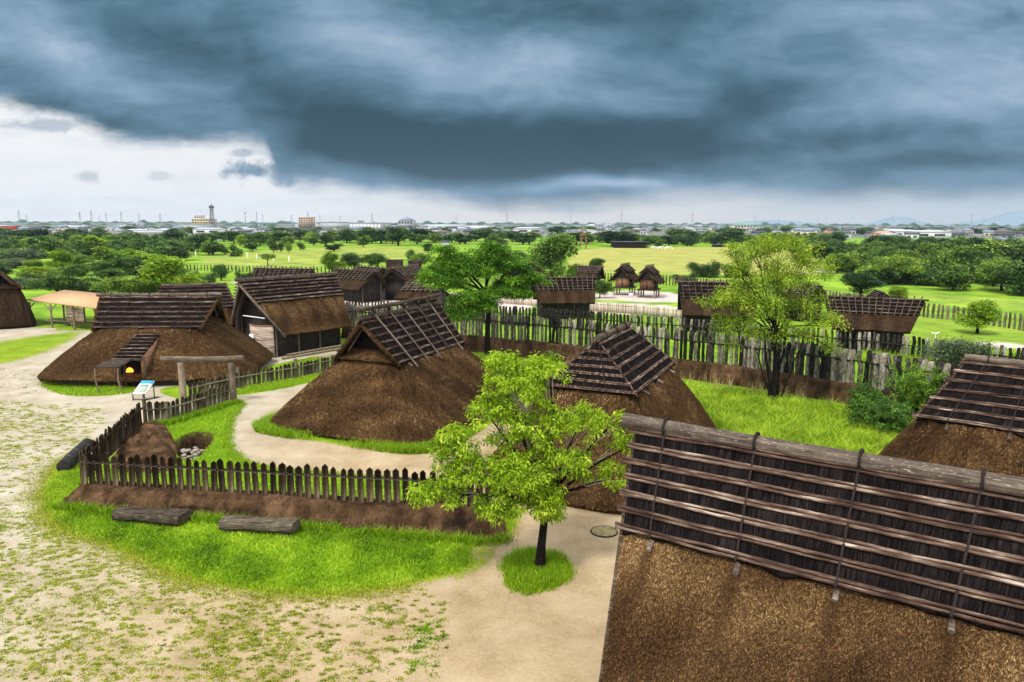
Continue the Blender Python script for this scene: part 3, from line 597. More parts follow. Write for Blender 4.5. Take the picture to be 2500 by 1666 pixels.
def cap_face(root, e0, e1, r0, r1, nrail, ties, rr=.04, ext=.18, thick=.14, cour=None, gap=.05, first=.06, pair=True, nm='batten', lift=.056):
    """one bark slope with eave e0-e1 and top r0-r1: battens and rope ties lie on it"""
    e0, e1, r0, r1 = [np.asarray(v, float) for v in (e0, e1, r0, r1)]
    n_ = slope_normal(e0, e1, (r0 + r1) / 2)
    for i in range(nrail):
        t = first + (0.97 - first) * i / (nrail - 1); a = r0 + (e0 - r0) * t; b = r1 + (e1 - r1) * t
        d = b - a; L = np.linalg.norm(d)
        if L < .3: continue
        d /= L; dn = np.cross(n_, d)
        m = MB(); e_ = ext * (.5 + .6 * RN.random())
        for k in ((-1, 1) if pair else (0,)):
            off = n_ * (rr * .8 + lift) + dn * k * rr * 1.15; np_ = max(3, int(L / .9)); ph = RN.random() * 6
            pts = [a - d * e_ * (1 + .3 * RN.random()) + off]
            for q in range(1, np_): pts.append(a + d * L * q / np_ + off + n_ * .012 * math.sin(q * 1.7 + ph) + dn * .012 * math.sin(q * 2.3 + ph))
            pts.append(b + d * e_ * (1 + .3 * RN.random()) + off)
            r1_ = rr * RN.uniform(.85, 1.15); m.tube(pts, [r1_ * RN.uniform(.85, 1.12) for _ in pts], 6)
        m.build(nm, bamboo, root, smooth=True)
    for s in ties:
        m = MB(); a = r0 + (r1 - r0) * s; b = e0 + (e1 - e0) * s; pts = []
        k = nrail * 2
        for i in range(k + 1):
            t = -.0 + 1.02 * i / k; p = a + (b - a) * t + n_ * (lift + rr * (2.3 if i % 2 == 0 else .9)); pts.append(p)
        m.tube(pts, rr * .8, 5); m.build('rope_tie', rope, root)
def bark_mesh(root, faces, mat_=None, thick=.14):
    m = MB()
    for k, (e0, e1, r0, r1) in enumerate(faces):
        L = np.linalg.norm(np.asarray(e1) - e0); G, U = slope_grid(r0, r1, e0, e1, 9, max(6, int(L / .35)), .008, k)
        rng = np.random.default_rng(k + 3); G[-1] += (np.asarray(e0) - r0) * rng.normal(0, .012, (G.shape[1], 1)); n_ = slope_normal(e0, e1, (np.asarray(r0) + r1) / 2); m.slab(G + n_ * thick * .4, U, thick)
    return m.build('bark_roof', bark, root)
def hut(name, label, c, yaw, a, b, la, lb, lr, ze, zr, cap='gable', nrail=7, nty=5, rr=.045, nstraw=14000, logr=.15, lattice=0, upper=False, door=False, group=None, m=None, zb=.28):
    root = empty(name, (c[0], c[1], 0), yaw, label, 'hut', group)
    m = m or thatch; nr, nc = 16, 120; rng = np.random.default_rng(int(abs(c[0]) * 10))
    th = np.linspace(0, 2 * np.pi, nc + 1)
    def ring(A, B, e): return np.stack([np.sign(np.cos(th)) * np.abs(np.cos(th)) ** (2 / e) * A, np.sign(np.sin(th)) * np.abs(np.sin(th)) ** (2 / e) * B], 1)
    ta, tb = la - .25, lb - .12
    G = np.zeros((nr, nc + 1, 3)); U = np.zeros((nr, nc + 1, 2)); per = 2 * (a + b) * .9 * 2
    for i in range(nr):
        t = i / (nr - 1)    # 0 top, 1 bottom
        R0 = ring(ta, tb, 9); R1 = ring(a, b, 6.); w = t; q = R0 * (1 - w) + R1 * w
        bulge = 1 + .035 * math.sin(math.pi * t)
        G[i, :, :2] = q * bulge; G[i, :, 2] = (ze + .12) * (1 - t) + zb * t - .0
        U[i, :, 0] = th / (2 * np.pi) * per; U[i, :, 1] = t * math.hypot(b - tb, ze)
    nz = rng.normal(0, .035, (nr, nc, 1)); nz = np.concatenate([nz, nz[:, :1]], 1); nzb = np.interp(np.arange(nc + 1), np.arange(0, nc + 1, 5), np.concatenate([rng.normal(0, .07, nc // 5), [0]]))
    G[:, :, 2:] += nz; G[-1, :, 2] += nzb * .6; G[:, -1] = G[:, 0]
    low = np.stack([G[-1] * np.array([.985, .985, 1]) - [0, 0, .2], G[-1] * np.array([.93, .93, 1]) - [0, 0, .16]])
    mb = MB(); mb.grid(np.concatenate([G, low]), np.concatenate([U, U[-1:] + [0, .2], U[-1:] + [0, .5]]))
    top = MB(); top.add([(x, y, ze + .10) for x, y in ring(ta + .02, tb + .02, 9)[:-1]] + [(0, 0, ze + .12)], (), [(i, (i + 1) % nc, nc) for i in range(nc)])
    # the top is closed by a thatch shelf under the bark cap
    mb.add(top.V, (), top.T, top.U)
    body = mb.build('thatch', m, root, smooth=True)
    if nstraw: straws('loose_straw', [G], nstraw, body, L=(.06, .14), w=.020 if nstraw < 31000 else .016, seed=int(a * 100), splay=.4, lift=.018)
    wl = MB(); wl.grid(np.stack([np.concatenate([ring(a * .88, b * .88, 6.), np.full((nc + 1, 1), zb + .2)], 1), np.concatenate([ring(a * .88, b * .88, 6.), np.full((nc + 1, 1), -.2)], 1)])); wl.build('base_wall', dark_wood, root)
    E_ = {(su, sv): (su * la, sv * lb, ze) for su in (-1, 1) for sv in (-1, 1)}; Rg = {su: (su * lr, 0, zr) for su in (-1, 1)}
    faces = [(E_[(-1, sv)], E_[(1, sv)], Rg[-1], Rg[1]) for sv in (-1, 1)]
    if cap == 'hip': faces += [(E_[(su, -1)], E_[(su, 1)], (su * (lr), -.12, zr - .1), (su * (lr), .12, zr - .1)) for su in (-1, 1)]
    bark_mesh(root, faces)
    ties = [(i + .5) / nty for i in range(nty)]
    for k, f in enumerate(faces):
        if k < 2: cap_face(root, *f, nrail, ties if not lattice else [(i + .25) / (nty * 2) for i in range(nty * 2)], rr)
        else: cap_face(root, *f, nrail - 1, [.3, .7], rr, .12, first=.2)
    if cap == 'gable':
        for su in (-1, 1):
            lx = la - .55; g = MB(); g.add([(su * lx, -lb * .86, ze + .02), (su * lx, lb * .86, ze + .02), (su * (lr - .75), 0, zr - .22)], (), [(0, 1, 2)] if su > 0 else [(1, 0, 2)])
            solidify(g.build('gable_shade_panel', shade_panel, root), .05)  # solid dark sheet in place of the shaded space behind the gable
            g = MB(); z1 = ze + .62   # low thatch lip under the opening
            g.add([(su * (la + .12), -lb, ze + .0), (su * (la + .12), lb, ze + .0), (su * (lx + .12), lb * .6, z1), (su * (lx + .12), -lb * .6, z1)], [(0, 1, 2, 3)])
            solidify(g.build('gable_lip', m, root), .12)
            for sv in (-1, 1):
                v = MB(); v.beam((su * (la + .02), sv * lb, ze - .12), (su * (lr + .02), 0, zr - .16), .34, .2); v.build('verge', thatch, root)
                v = MB(); v.tube([(su * (la - .25), sv * lb * .8, ze + .1), (su * (lr - .45), sv * .05, zr - .25)], .07, 6); v.build('gable_pole', log_wood, root)
    else:
        for su in (-1, 1):
            for sv in (-1, 1):
                v = MB(); v.tube([(su * lr, 0, zr), (su * (lr * .5 + la * .5), sv * lb * .5, (ze + zr) / 2 + .06), (su * (la + .12), sv * (lb + .1), ze + .0)], .04, 6); v.build('hip_pole', bamboo, root)
    lg = MB(); zz = zr + logr * .8; L_ = lr + (.35 if cap == 'gable' else .12)
    lg.tube([(-L_, 0, zz), (-L_ * .3, 0, zz - .03), (L_ * .4, 0, zz - .02), (L_, 0, zz)], [logr, logr * .95, logr, logr * .9], 12); lo = lg.build('ridge_log', log_wood, root, smooth=True)
    for s in ties:
        q = MB(); x = -lr + 2 * lr * s; q.tube([(x, math.cos(k / 12 * 2 * math.pi) * (logr + .02), zz + math.sin(k / 12 * 2 * math.pi) * (logr + .02)) for k in range(13)], .028, 5, False); q.build('rope_band', rope, lo)
    # ends of the lower purlin under the bark
    for sv in (-1, 1):
        for s in ties:
            q = MB(); x = -la + 2 * la * s; q.tube([(x, sv * (lb - .5), ze + .2), (x + .03, sv * (lb + .28), ze - .22)], .06, 7); q.build('pole_end', log_wood, root)
    if upper:
        n5 = 5; sl = math.hypot(lb, zr - ze); 
        for i in range(n5):
            x = -lr + 2 * lr * (i + .75) / (n5 + .5)
            for sv in (-1, 1):
                dy, dz = sv * lb / sl, (ze - zr) / sl; nn = (0, sv * (zr - ze) / sl, lb / sl)
                p0 = np.array([x, -dy * .55, zr - dz * .55 + .0]) + np.array(nn) * .2; p1 = np.array([x * (la / lr) ** 1, dy * (sl + .55), zr + dz * (sl + .55)]) + np.array(nn) * .17
                q = MB(); q.tube([p0, (p0 + p1) / 2 + np.array(nn) * .02, p1], [.045, .05, .04], 7); q.build('lattice_pole', log_wood, root, smooth=True)
            q = MB(); q.tube([(x - .12, -.1, zr + .42), (x, .12, zr + .55), (x + .12, .1, zr + .35), (x, -.14, zr + .3), (x - .12, -.1, zr + .42)], .05, 5, False); q.build('rope_knot', rope, root)
        q = MB(); q.tube([(-lr - .3, .0, zr + .62), (0, 0, zr + .58), (lr + .3, 0, zr + .66)], [.13, .14, .11], 9); q.build('upper_ridge_log', log_wood, root, smooth=True)
    return root, G
def ghouse(name, label, c, yaw, lr, le, lb, ze, zr, bf=.42, wa=3., wb=2.2, nrail=7, nty=6, rr=.045, nstraw=0, logr=.15, group=None, lattice=0, floor=0., cat='thatched building', m=None, posts=True, box=None, thick=.28, gable=.6, simple=False):
    root = empty(name, (c[0], c[1], 0), yaw, label, cat, group); m = m or thatch; Gs = []
    mb = MB()
    for sv in (-1, 1):
        G, U = slope_grid((-lr, 0, zr), (lr, 0, zr), (-le, sv * lb, ze), (le, sv * lb, ze), 26 if not simple else 6, 44 if not simple else 10, .02 if not simple else .01, 3 + sv, .06 if not simple else 0)
        Gs.append(G); mb.slab(G, U, thick)
    body = mb.build('thatch_roof', m, root)
    if nstraw:
        cut = int(26 * bf * .8); straws('loose_straw', [Gs[0][cut:]], nstraw, body, L=(.05, .15), w=.015 if nstraw > 50000 else .025, seed=31, splay=.45, stain=[((-lr + 2 * lr * (i + .35) / nty) * (1 - bf + bf * le / lr), 0, zr + (ze - zr) * bf, 0) for i in range(nty)]); straws('loose_straw', [Gs[1][cut:]], nstraw // 8, body, L=(.06, .2), w=.03, seed=32)
    up_ = .05
    def pt(su, sv, t): return np.array([su * (lr + (le - lr) * t), sv * lb * t, zr + (ze - zr) * t + up_ + .05])
    faces = [(pt(-1, sv, bf), pt(1, sv, bf), pt(-1, sv, 0), pt(1, sv, 0)) for sv in (-1, 1)]
    bark_mesh(root, faces, thick=.1)
    ties = [(i + .35) / nty for i in range(nty)]
    for f in faces:
        if simple:
            q = MB(); e0, e1, r0, r1 = f; n_ = slope_normal(e0, e1, r0)
            for i in range(nrail):
                t = .04 + .94 * i / (nrail - 1); q.tube([r0 + (e0 - r0) * t + n_ * .09, r1 + (e1 - r1) * t + n_ * .09], rr, 4)
            q.build('battens', bamboo, root)
        else: cap_face(root, *f, nrail, ties if not lattice else [], rr, .2)
        if lattice:
            e0, e1, r0, r1 = f; n_ = slope_normal(e0, e1, r0); q = MB()
            for i in range(lattice):
                s = (i + .5) / lattice; a_ = r0 + (r1 - r0) * s; b_ = e0 + (e1 - e0) * s; dd = (b_ - a_) / np.linalg.norm(b_ - a_)
                q.tube([a_ - dd * .35 + n_ * .15, b_ + dd * .35 + n_ * .15], rr * .9, 4)
            q.build('lattice_poles', log_wood, root)
    lg = MB(); zz = zr + up_ + logr * .8
    lg.tube([(-lr - .35, 0, zz), (-lr * .3, 0, zz - .03), (lr * .4, 0, zz - .01), (lr + .3, 0, zz)], [logr, logr * .96, logr, logr * .92], 14 if not simple else 6); lo = lg.build('ridge_log', peel_log, root, smooth=True)
    if not simple:
        for s in ties:
            q = MB(); x = -lr + 2 * lr * s; q.tube([(x, math.cos(k / 14 * 2 * math.pi) * (logr + .025), zz + math.sin(k / 14 * 2 * math.pi) * (logr + .025)) for k in range(15)], .035, 6, False); q.build('rope_band', rope, lo)
            for sv in (-1, 1):
                x = (-lr + 2 * lr * s) * (1 - bf + bf * le / lr); p = pt(1, sv, bf); q = MB(); q.tube([(x, p[1] - sv * .25, p[2] + .02), (x + .02, p[1] + sv * .16, p[2] - .2)], .06, 8); q.build('pole_end', log_wood, root)
        for su in (-1, 1):
            for sv in (-1, 1):
                v = MB(); v.beam((su * (lr + .02), 0, zr - .22), (su * (le + .02), sv * lb, ze - .2), .16, .2); v.build('verge', warm_wood if False else log_wood, root)
    # walls under the roof
    def zroof(y): return zr + (ze - zr) * abs(y) / lb - thick - .08
    zt = zroof(wb)
    w_ = MB(); w_.box((0, 0, (floor + zt) / 2), (wa, wb, (zt - floor) / 2)); 
    for su in (-1, 1): w_.add([(su * (wa - .01), -wb, zt), (su * (wa - .01), wb, zt), (su * (wa - .01), 0, zroof(0))], (), [(0, 1, 2)])
    w_.build('wall', box or dark_wood, root)
    if posts:
        for x in np.linspace(-wa, wa, 4 if wa > 2.4 else 3 if wa > 1.6 else 2):
            for sv in (-1, 1):
                q = MB(); q.tube([(x * 1.02, sv * (wb + .06), 0), (x * 1.02, sv * (wb + .06), zt)], .09, 7); q.build('post', log_wood, root)
    return root, Gs
# ------------------------------------------------------------------ the village
u_of = lambda yaw: np.array([math.cos(yaw), math.sin(yaw)])
hutC, _ = hut('thatched_hut', 'large central thatched hut whose bark cap has long lattice poles and a second ridge log', (-6.61, 44.37), 1.17, 7.1, 5.65, 3.9, 2.15, 4.4, 3.75, 6.1, nrail=7, nty=5, rr=.030, nstraw=90000, upper=True, lattice=1, zb=.3)
hutD, _ = hut('thatched_hut', 'long low thatched hut with a doorway porch behind the log gate', (-26.85, 56.0), .05, 7.45, 5.5, 3.75, 2.7, 4.3, 3.74, 5.85, nrail=7, nty=6, rr=.036, nstraw=50000, zb=.55)
hutE, _ = hut('thatched_hut', 'thatched hut with a dark pyramid shaped bark cap behind the foreground tree', (4.9, 35.0), 1.15, 6.95, 4.6, 3.9, 2.15, 2.5, 4.25, 6.25, cap='hip', nrail=7, nty=3, rr=.033, nstraw=46000, logr=.16, zb=.3)
hutR, _ = hut('thatched_hut', 'thatched hut at the right edge with bark cap and reddish battens beside the dark shrubs', (20.1, 26.9), -.66, 6.4, 4.6, 3.9, 2.5, 2.7, 4.15, 6.2, cap='hip', nrail=7, nty=4, rr=.036, nstraw=40000, logr=.14)
ZR = 6.5; OA = P(1556, 1052, ZR)[:2]; ya = -.6
hutA, GA = ghouse('thatched_house', 'nearest thatched roof in the lower right corner, thick ridge log over long paired battens', tuple(OA + 5.3 * u_of(ya)), ya, 5.3, 3.9, 4.4, 2.3, ZR, .44, 3.2, 3.4, 7, 5, .037, 190000, .19, floor=.3)
OG = P(585, 693, 6.46)[:2]
hutG, GG = ghouse('thatched_house', 'high gabled thatched house with open front and pale woven wall beside the long hut', (-20.1, 66.63), .93, 5.14, 3.64, 4.0, 2.1, 6.46, .43, 3.4, 2.4, 7, 6, .036, 30000, .14)
hutN, _ = hut('thatched_hut', 'hut with a small hipped bark cap showing between the long hut and the gabled house', (-30.3, 70.2), .4, 4.3, 3.7, 3.5, 2.4, 2.75, 3.5, 5.4, cap='hip', nrail=7, nty=4, rr=.038, nstraw=6000)
def add_front(root):
    """open front of the gabled house: woven screen, pole, notice, dark boarded gable"""
    m = MB(); G = [];
    s = MB(); n = 14
    G = np.zeros((8, n, 3))
    for i in range(8):
        for j in range(n):
            y = -2.5 + 3.4 * j / (n - 1); zz = 2.55 * (1 - i / 7) ; x = -3.75 - .35 * math.sin(math.pi * j / (n - 1)); G[i, j] = (x, y, zz + (.15 * (1 - j / (n - 1)) ** 2 if i == 0 else 0))
    s.grid(G); solidify(s.build('woven_screen', mud_wall, root), .08)
    s = MB(); s.tube([(G[0, j, 0], G[0, j, 1], G[0, j, 2] + .03) for j in range(n)], .06, 6); s.build('screen_rim', warm_wood, root)
    s = MB(); s.tube([(-4.1, -1.9, 3.35), (-4.1, 1.2, 3.35)], .05, 6); s.build('pale_pole', white_p, root)
    s = MB(); s.box((-4.22, .0, 1.55), (.03, .28, .26)); q = s.build('notice', white_p, root); s = MB(); s.box((-4.26, .0, 1.36), (.012, .27, .07)); s.build('notice_band', blue_p, q)
    s = MB(); s.tube([(-3.6, 2.9, 0), (-4.0, 2.2, 3.2), (-4.4, .6, 5.6)], .22, 8); s.build('leaning_thatch_edge', log_wood, root)
add_front(hutG)
# door porch of the long hut
def porch(root):
    def L(px, py, z=0.):
        p = P(px, py, z)[:2] - np.array(root.location[:2]); c, s = math.cos(.05), math.sin(.05); return np.array([p[0] * c + p[1] * s, -p[0] * s + p[1] * c])
    x0, y0 = L(286, 948); x1, _ = L(347, 944); yb = -5.6
    y0 = yb + .1
    m = MB(); m.box(((x0 + x1) / 2 + .1, y0 + .35, .95), ((x1 - x0) / 2 - .1, .1, .95)); m.build('doorway', shade_panel, root)  # near-black board painted as the shade inside the door
    fr = []
    for x in (x0 + .05, (x0 + x1) / 2 - .35, x1 + .25):
        q = MB(); q.tube([(x, y0 + .2, 0), (x, y0 + .15, 2.1)], .09, 6); q.build('door_post', log_wood, root)
    # upper dormer roof
    r0 = np.array([x0 - .05 + .55, -3.0, 3.35]); r1 = np.array([x1 + .55, -3.0, 3.35]); e0 = np.array([x0 - .1, -5.65, 2.15]); e1 = np.array([x1 + .25, -5.65, 2.15])
    m = MB(); G, U = slope_grid(r0, r1, e0, e1, 6, 8, .01, 4); m.grid(G, U); solidify(m.build('dormer_roof', bark, root), .1)
    n_ = slope_normal(e0, e1, r0)
    for i in range(7):
        t = .05 + .93 * i / 6; q = MB(); q.tube([r0 + (e0 - r0) * t + n_ * .08 - [.12, 0, 0], (r0 + r1) / 2 + ((e0 + e1) / 2 - (r0 + r1) / 2) * t + n_ * .09, r1 + (e1 - r1) * t + n_ * .08 + [.12, 0, 0]], .05, 6); q.build('dormer_batten', bamboo, root)
    for sx in (r1, r0):
        q = MB(); e = e1 if sx is r1 else e0; q.add([sx - [0, 0, .1], e - [0, 0, .1], (e[0], e[1], .6), (sx[0], sx[1] + .2, 2.2)], [(0, 1, 2, 3)]); solidify(q.build('dormer_side', warm_wood, root), .08)
    q = MB(); q.beam((x0 - .15, -5.7, 2.0), (x1 + .3, -5.7, 2.0), .12, .2); q.build('lintel', log_wood, root)
    # lean-to on two thin posts
    a = np.array([x0 - .75, -7.3, 1.72]); b = np.array([x0 + .95, -7.3, 1.72]); c = np.array([x0 - .1, -5.6, 2.02]); d = np.array([x1 - .25, -5.6, 2.02])
    m = MB(); G, U = slope_grid(c, d, a, b, 4, 5, .008, 2); m.grid(G, U); solidify(m.build('lean_to_roof', dark_wood, root), .06)
    for t in (.1, .55, .95):
        q = MB(); q.tube([c + (a - c) * t + [-.06, 0, .06], d + (b - d) * t + [.06, 0, .06]], .035, 5); q.build('lean_to_batten', bamboo, root)
    for (xx, bx) in ((a[0] + .1, a[0] + .28), (b[0] - .1, b[0] + .05)):
        q = MB(); q.tube([(bx, -7.3, 0), (xx - .03, -7.28, .9), (xx, -7.25, 1.7)], .05, 6); q.build('lean_to_post', pole_wood, root)
    q = MB(); V = []; n = 10
    for i in range(4):
        for k in range(n): V.append((x1 - .62 + .26 * math.cos(k / n * 6.283) * math.cos(i / 3 * 1.4), y0 - .15 + .2 * math.sin(k / n * 6.283) * math.cos(i / 3 * 1.4), 1.12 + .3 * math.sin(i / 3 * 1.4)))
    q.add(V, [(i * n + k, i * n + (k + 1) % n, (i + 1) * n + (k + 1) % n, (i + 1) * n + k) for i in range(3) for k in range(n)], [])
    q.build('orange_lamp', lamp_m, root)
porch(hutD)
# ---- log gate
gx, gy = P(448, 983)[:2]; hx, hy = P(570, 983)[:2]
gate = empty('log_gate', ((gx + hx) / 2, (gy + hy) / 2, 0), 0, 'plain gate of two upright logs carrying one thick horizontal log', 'gate')
gl = np.array([gx, gy, 0]) - np.array([(gx + hx) / 2, (gy + hy) / 2, 0])
for s in (1, -1):
    q = MB(); q.tube([gl * s, gl * s + [.02, 0, 1.3], gl * s + [-.01, 0, 2.62]], [.23, .215, .2], 14, wob=.03); q.build('gate_post', beam_wood if False else pole_wood, gate, True)
dgl = gl / np.linalg.norm(gl); q = MB(); q.tube([gl + dgl * 1.25 + [0, 0, 2.86], gl * .3 + [0, 0, 2.82], -gl * .4 + [0, 0, 2.83], -gl - dgl * .8 + [0, 0, 2.9]], [.17, .185, .18, .19], 16, wob=.02); q.build('crossbeam', beam_wood, gate, True)
# ---- fences
def picket_mesh(seed, w, h, th=.05, pointed=True):
    r = random.Random(seed); m = MB(); n = 6; pts = []
    w2 = w / 2; prof = [(-w2, 0), (w2, 0), (w2 * r.uniform(.92, 1.06), h * .5), (w2 * r.uniform(.9, 1.02), h - w2 * .85), (0, h), (-w2 * r.uniform(.9, 1.02), h - w2 * .85), (-w2 * r.uniform(.92, 1.06), h * .5)]
    V = [(x, -th / 2, z) for x, z in prof] + [(x, th / 2, z) for x, z in prof]; k = len(prof)
    m.add(V, [(i, (i + 1) % k, k + (i + 1) % k, k + i) for i in range(k)], [(0, i, i + 1) for i in range(1, k - 1)] + [(k, k + i + 1, k + i) for i in range(1, k - 1)])
    return m
def picket_fence(name, label, pts, hgt, sp, w, m_, z0=(0, 0), rails=(.78,), side=-1, cordm=None, group=None, posts=(), cat='fence', seed=1):
    pts = [np.asarray(p, float)[:2] for p in pts]; root = empty(name, (*pts[0], 0), 0, label, cat, group); O = pts[0]; r = random.Random(seed)
    segs = []; 
    L = sum(np.linalg.norm(pts[i + 1] - pts[i]) for i in range(len(pts) - 1)); done = 0
    vars_ = []; 
    for i in range(len(pts) - 1):
        a, b = pts[i] - O, pts[i + 1] - O; l = np.linalg.norm(b - a); d = (b - a) / l; yaw = math.atan2(d[1], d[0]); nrm = np.array([-d[1], d[0]]) * side
        z_of = lambda s: z0[0] + (z0[1] - z0[0]) * (done + s) / L
        k = max(1, int(round(l / sp)))
        for j in range(k):
            s = (j + .5) * l / k
            if len(vars_) < 5: ob = picket_mesh(seed * 10 + len(vars_), w, hgt).build('picket', m_, root); vars_.append(ob)
            else: ob = vars_[r.randrange(5)].copy(); C.objects.link(ob); ob.parent = root
            p = a + d * s; ob.location = (p[0], p[1], z_of(s) - .05); ob.rotation_euler = (r.gauss(0, .02), r.gauss(0, .022), yaw + r.gauss(0, .06)); ob.scale = (r.uniform(.82, 1.12), 1, r.uniform(.93, 1.05))
        for rz in rails:
            q = MB(); n_ = max(2, int(l / 1.2)); q.tube([np.append(a + d * l * t / n_ + nrm * .085, z_of(l * t / n_) + hgt * rz + r.gauss(0, .012)) for t in range(n_ + 1)], .055, 7, wob=.12, rng=r); q.build('rail', m_, root)
        if cordm:
            q = MB()
            for j in range(k):
                s = j * l / k; e = l / k; p = a + d * s - nrm * .045; zz = z_of(s) + hgt * rails[0]
                for sg in (-1, 1): q.tube([np.append(p - d * e * .02, zz - sg * .07), np.append(p + d * e * .5 - nrm * .03, zz), np.append(p + d * e * 1.02, zz + sg * .05)], .0045, 3, False)
            o = q.build('lashing', cordm, root)
        done += l
    for (p, h, rad) in posts:
        p = np.asarray(p)[:2] - O; q = MB(); q.tube([(p[0], p[1], -.1), (p[0], p[1], h)], rad, 9, wob=.05); q.build('fence_post', m_, root)
    return root
zb1 = .72
F1a = P(197, 1180, zb1)[:2]; F1b = P(1205, 1240, zb1)[:2]
fence1 = picket_fence('picket_fence', 'dark pointed picket fence laced with pale cord along the earth bank behind the benches', [F1a, P(700, 1212, zb1)[:2], F1b], 1.42, .365, .262, picket_wood, (zb1, zb1), (.66,), 1, cord, seed=3)
F2b = P(347, 1040)[:2]
fence2 = picket_fence('picket_fence', 'dark picket fence running back from the left corner past the charred log', [F1a + np.array([-.05, .12]), F2b], 1.38, .29, .25, picket_wood, (zb1, .05), (.72,), -1, None, seed=4, posts=[(P(356, 1037)[:2], 1.5, .11)])
a3 = P(362, 1036)[:2]; b3 = P(408, 1032)[:2]; c3 = P(500, 1003)[:2]; d3 = P(560, 985)[:2]
fence3 = picket_fence('picket_fence', 'grey picket fence from the brown mound to the right gate log', [a3, b3, c3, d3], 1.35, .33, .28, fence_wood, (0, 0), (.62,), -1, None, seed=5, posts=[(b3, 1.25, .1), (c3, 1.3, .09)])
e3 = P(462, 980)[:2]; f3 = P(583, 950)[:2]; g3 = P(723, 925)[:2]; h3 = P(845, 898)[:2]
fence4 = picket_fence('picket_fence', 'low grey picket fence from the left gate log past the gabled house', [e3, f3, g3, h3], 1.25, .34, .29, fence_wood, (0, 0), (.68,), -1, None, seed=6, posts=[(f3, 1.5, .12), (g3, 1.5, .13)])
# earth bank under the front fence
def bank(name, label, base, top, zt, backw, seed, endt=1.0, grp=None):
    """base and top: world polylines of equal length (front foot, front edge of the top)"""
    r = np.random.default_rng(seed); B = np.asarray(base)[:, :2]; T = np.asarray(top)[:, :2]
    n = max(60, int(np.linalg.norm(B[-1] - B[0]) / .28)); s = np.linspace(0, len(B) - 1, n)
    def ip(A): return np.stack([np.interp(s, range(len(A)), A[:, k]) for k in (0, 1)], 1)
    Bp, Tp = ip(B), ip(T); d = (Tp - Bp); d /= np.linalg.norm(d, axis=1)[:, None]
    prof = []
    for t in np.linspace(0, 1, 9): q = Bp * (1 - t) + Tp * t; prof.append((q, -.15 + (zt + .15) * (t ** .85)))
    prof.append((Tp + d * .12, zt + .03)); prof.append((Tp + d * .5, zt + .03)); prof.append((Tp + d * .85, zt)); prof.append((Tp + d * (.85 + backw * .5), zt * .5)); prof.append((Tp + d * (.85 + backw), -.15))
    G = np.zeros((n, len(prof), 3))
    for i, (q, z) in enumerate(prof): G[:, i, :2] = q; G[:, i, 2] = z
    nz = r.normal(0, 1, (n // 4 + 2, len(prof), 3)); xs = np.arange(n) / 4
    sm = np.stack([[np.interp(xs, np.arange(n // 4 + 2), nz[:, i, k]) for k in range(3)] for i in range(len(prof))], 0).transpose(2, 0, 1)
    G += sm * np.array([.05, .05, .035]); G[:, 0, 2] = -.2; G[:, -1, 2] = -.2
    if endt:
        c0 = G[0].copy(); c0[:, 2] = -.2; c1 = G[-1].copy(); c1[:, 2] = -.2
        G = np.concatenate([c0[None], G, c1[None]])
    m = MB(); m.grid(G); o = m.build(name, earth, None, smooth=True); tag(o, label, 'earth bank', grp); return o
bt = []
B1 = [P(124, 1242)[:2], P(260, 1250)[:2], P(500, 1266)[:2], P(801, 1288)[:2], P(1010, 1307)[:2], P(1188, 1326)[:2], P(1240, 1316)[:2]]
T1 = [P(197, 1186, zb1)[:2], P(300, 1194, zb1)[:2], P(510, 1207, zb1)[:2], P(801, 1228, zb1)[:2], P(1010, 1242, zb1)[:2], P(1180, 1254, zb1)[:2], P(1222, 1252, zb1)[:2]]
bank('earth_bank', 'low smooth brown earth bank carrying the dark picket fence behind the benches', B1, T1, zb1, .7, 2)
# mound and stones by the pit
def mound():
    pg = poly([(262, 1150), (300, 1085), (350, 1035), (395, 1032), (425, 1070), (435, 1120), (425, 1160), (330, 1165)]); c = pg.mean(0)
    n = 48; m = MB(); G = np.zeros((12, n + 1, 3)); rg = np.random.default_rng(4); rn = rg.normal(0, .075, (12, n)); rn = np.concatenate([rn, rn[:, :1]], 1)
    an = np.arctan2(pg[:, 1] - c[1], pg[:, 0] - c[0]); ra = np.linalg.norm(pg - c, axis=1); o = np.argsort(an); an, ra = an[o], ra[o]
    for j in range(n + 1):
        a = -math.pi + 2 * math.pi * j / n; R_ = np.interp(a, np.concatenate([an - 2 * math.pi, an, an + 2 * math.pi]), np.tile(ra, 3))
        for i in range(12):
            t = i / 11; G[i, j] = (c[0] + math.cos(a) * R_ * t, c[1] + math.sin(a) * R_ * t, -.12 + .82 * math.cos(t * math.pi / 2) ** .55 + (rn[i, j] + .09 * math.sin(a * 7)) * (t > .05) * (t < .98))
    m.grid(G); o = m.build('earth_mound', earth, None, smooth=True); tag(o, 'rounded brown mound of bare earth beside the open pit inside the fence corner', 'mound')
mound()
def rock(name, p, s, seed, label, grp):
    r = np.random.default_rng(seed); m = MB(); n = 9; V = []; 
    for i in range(6):
        ph = math.pi * i / 5
        for k in range(n):
            a = 2 * math.pi * k / n; q = 1 + r.normal(0, .12) if 0 < i < 5 else 1; V.append((p[0] + s * 1.2 * math.sin(ph) * math.cos(a) * q, p[1] + s * math.sin(ph) * math.sin(a) * q, p[2] + s * .65 * math.cos(ph)))
    m.add(V, [(i * n + k, i * n + (k + 1) % n, (i + 1) * n + (k + 1) % n, (i + 1) * n + k) for i in range(5) for k in range(n)]); o = m.build(name, stone, None, True); tag(o, label, 'stone', grp)
rs = random.Random(9)
for i in range(26):
    px, py = rs.uniform(448, 500), rs.uniform(1100, 1126); p = P(px, py, -.1); rock('stone', (p[0], p[1], rs.uniform(-.22, .12)), rs.uniform(.08, .15), i, 'pale rounded stone in the heap at the near lip of the pit', 'pale stones heaped at the near lip of the pit')
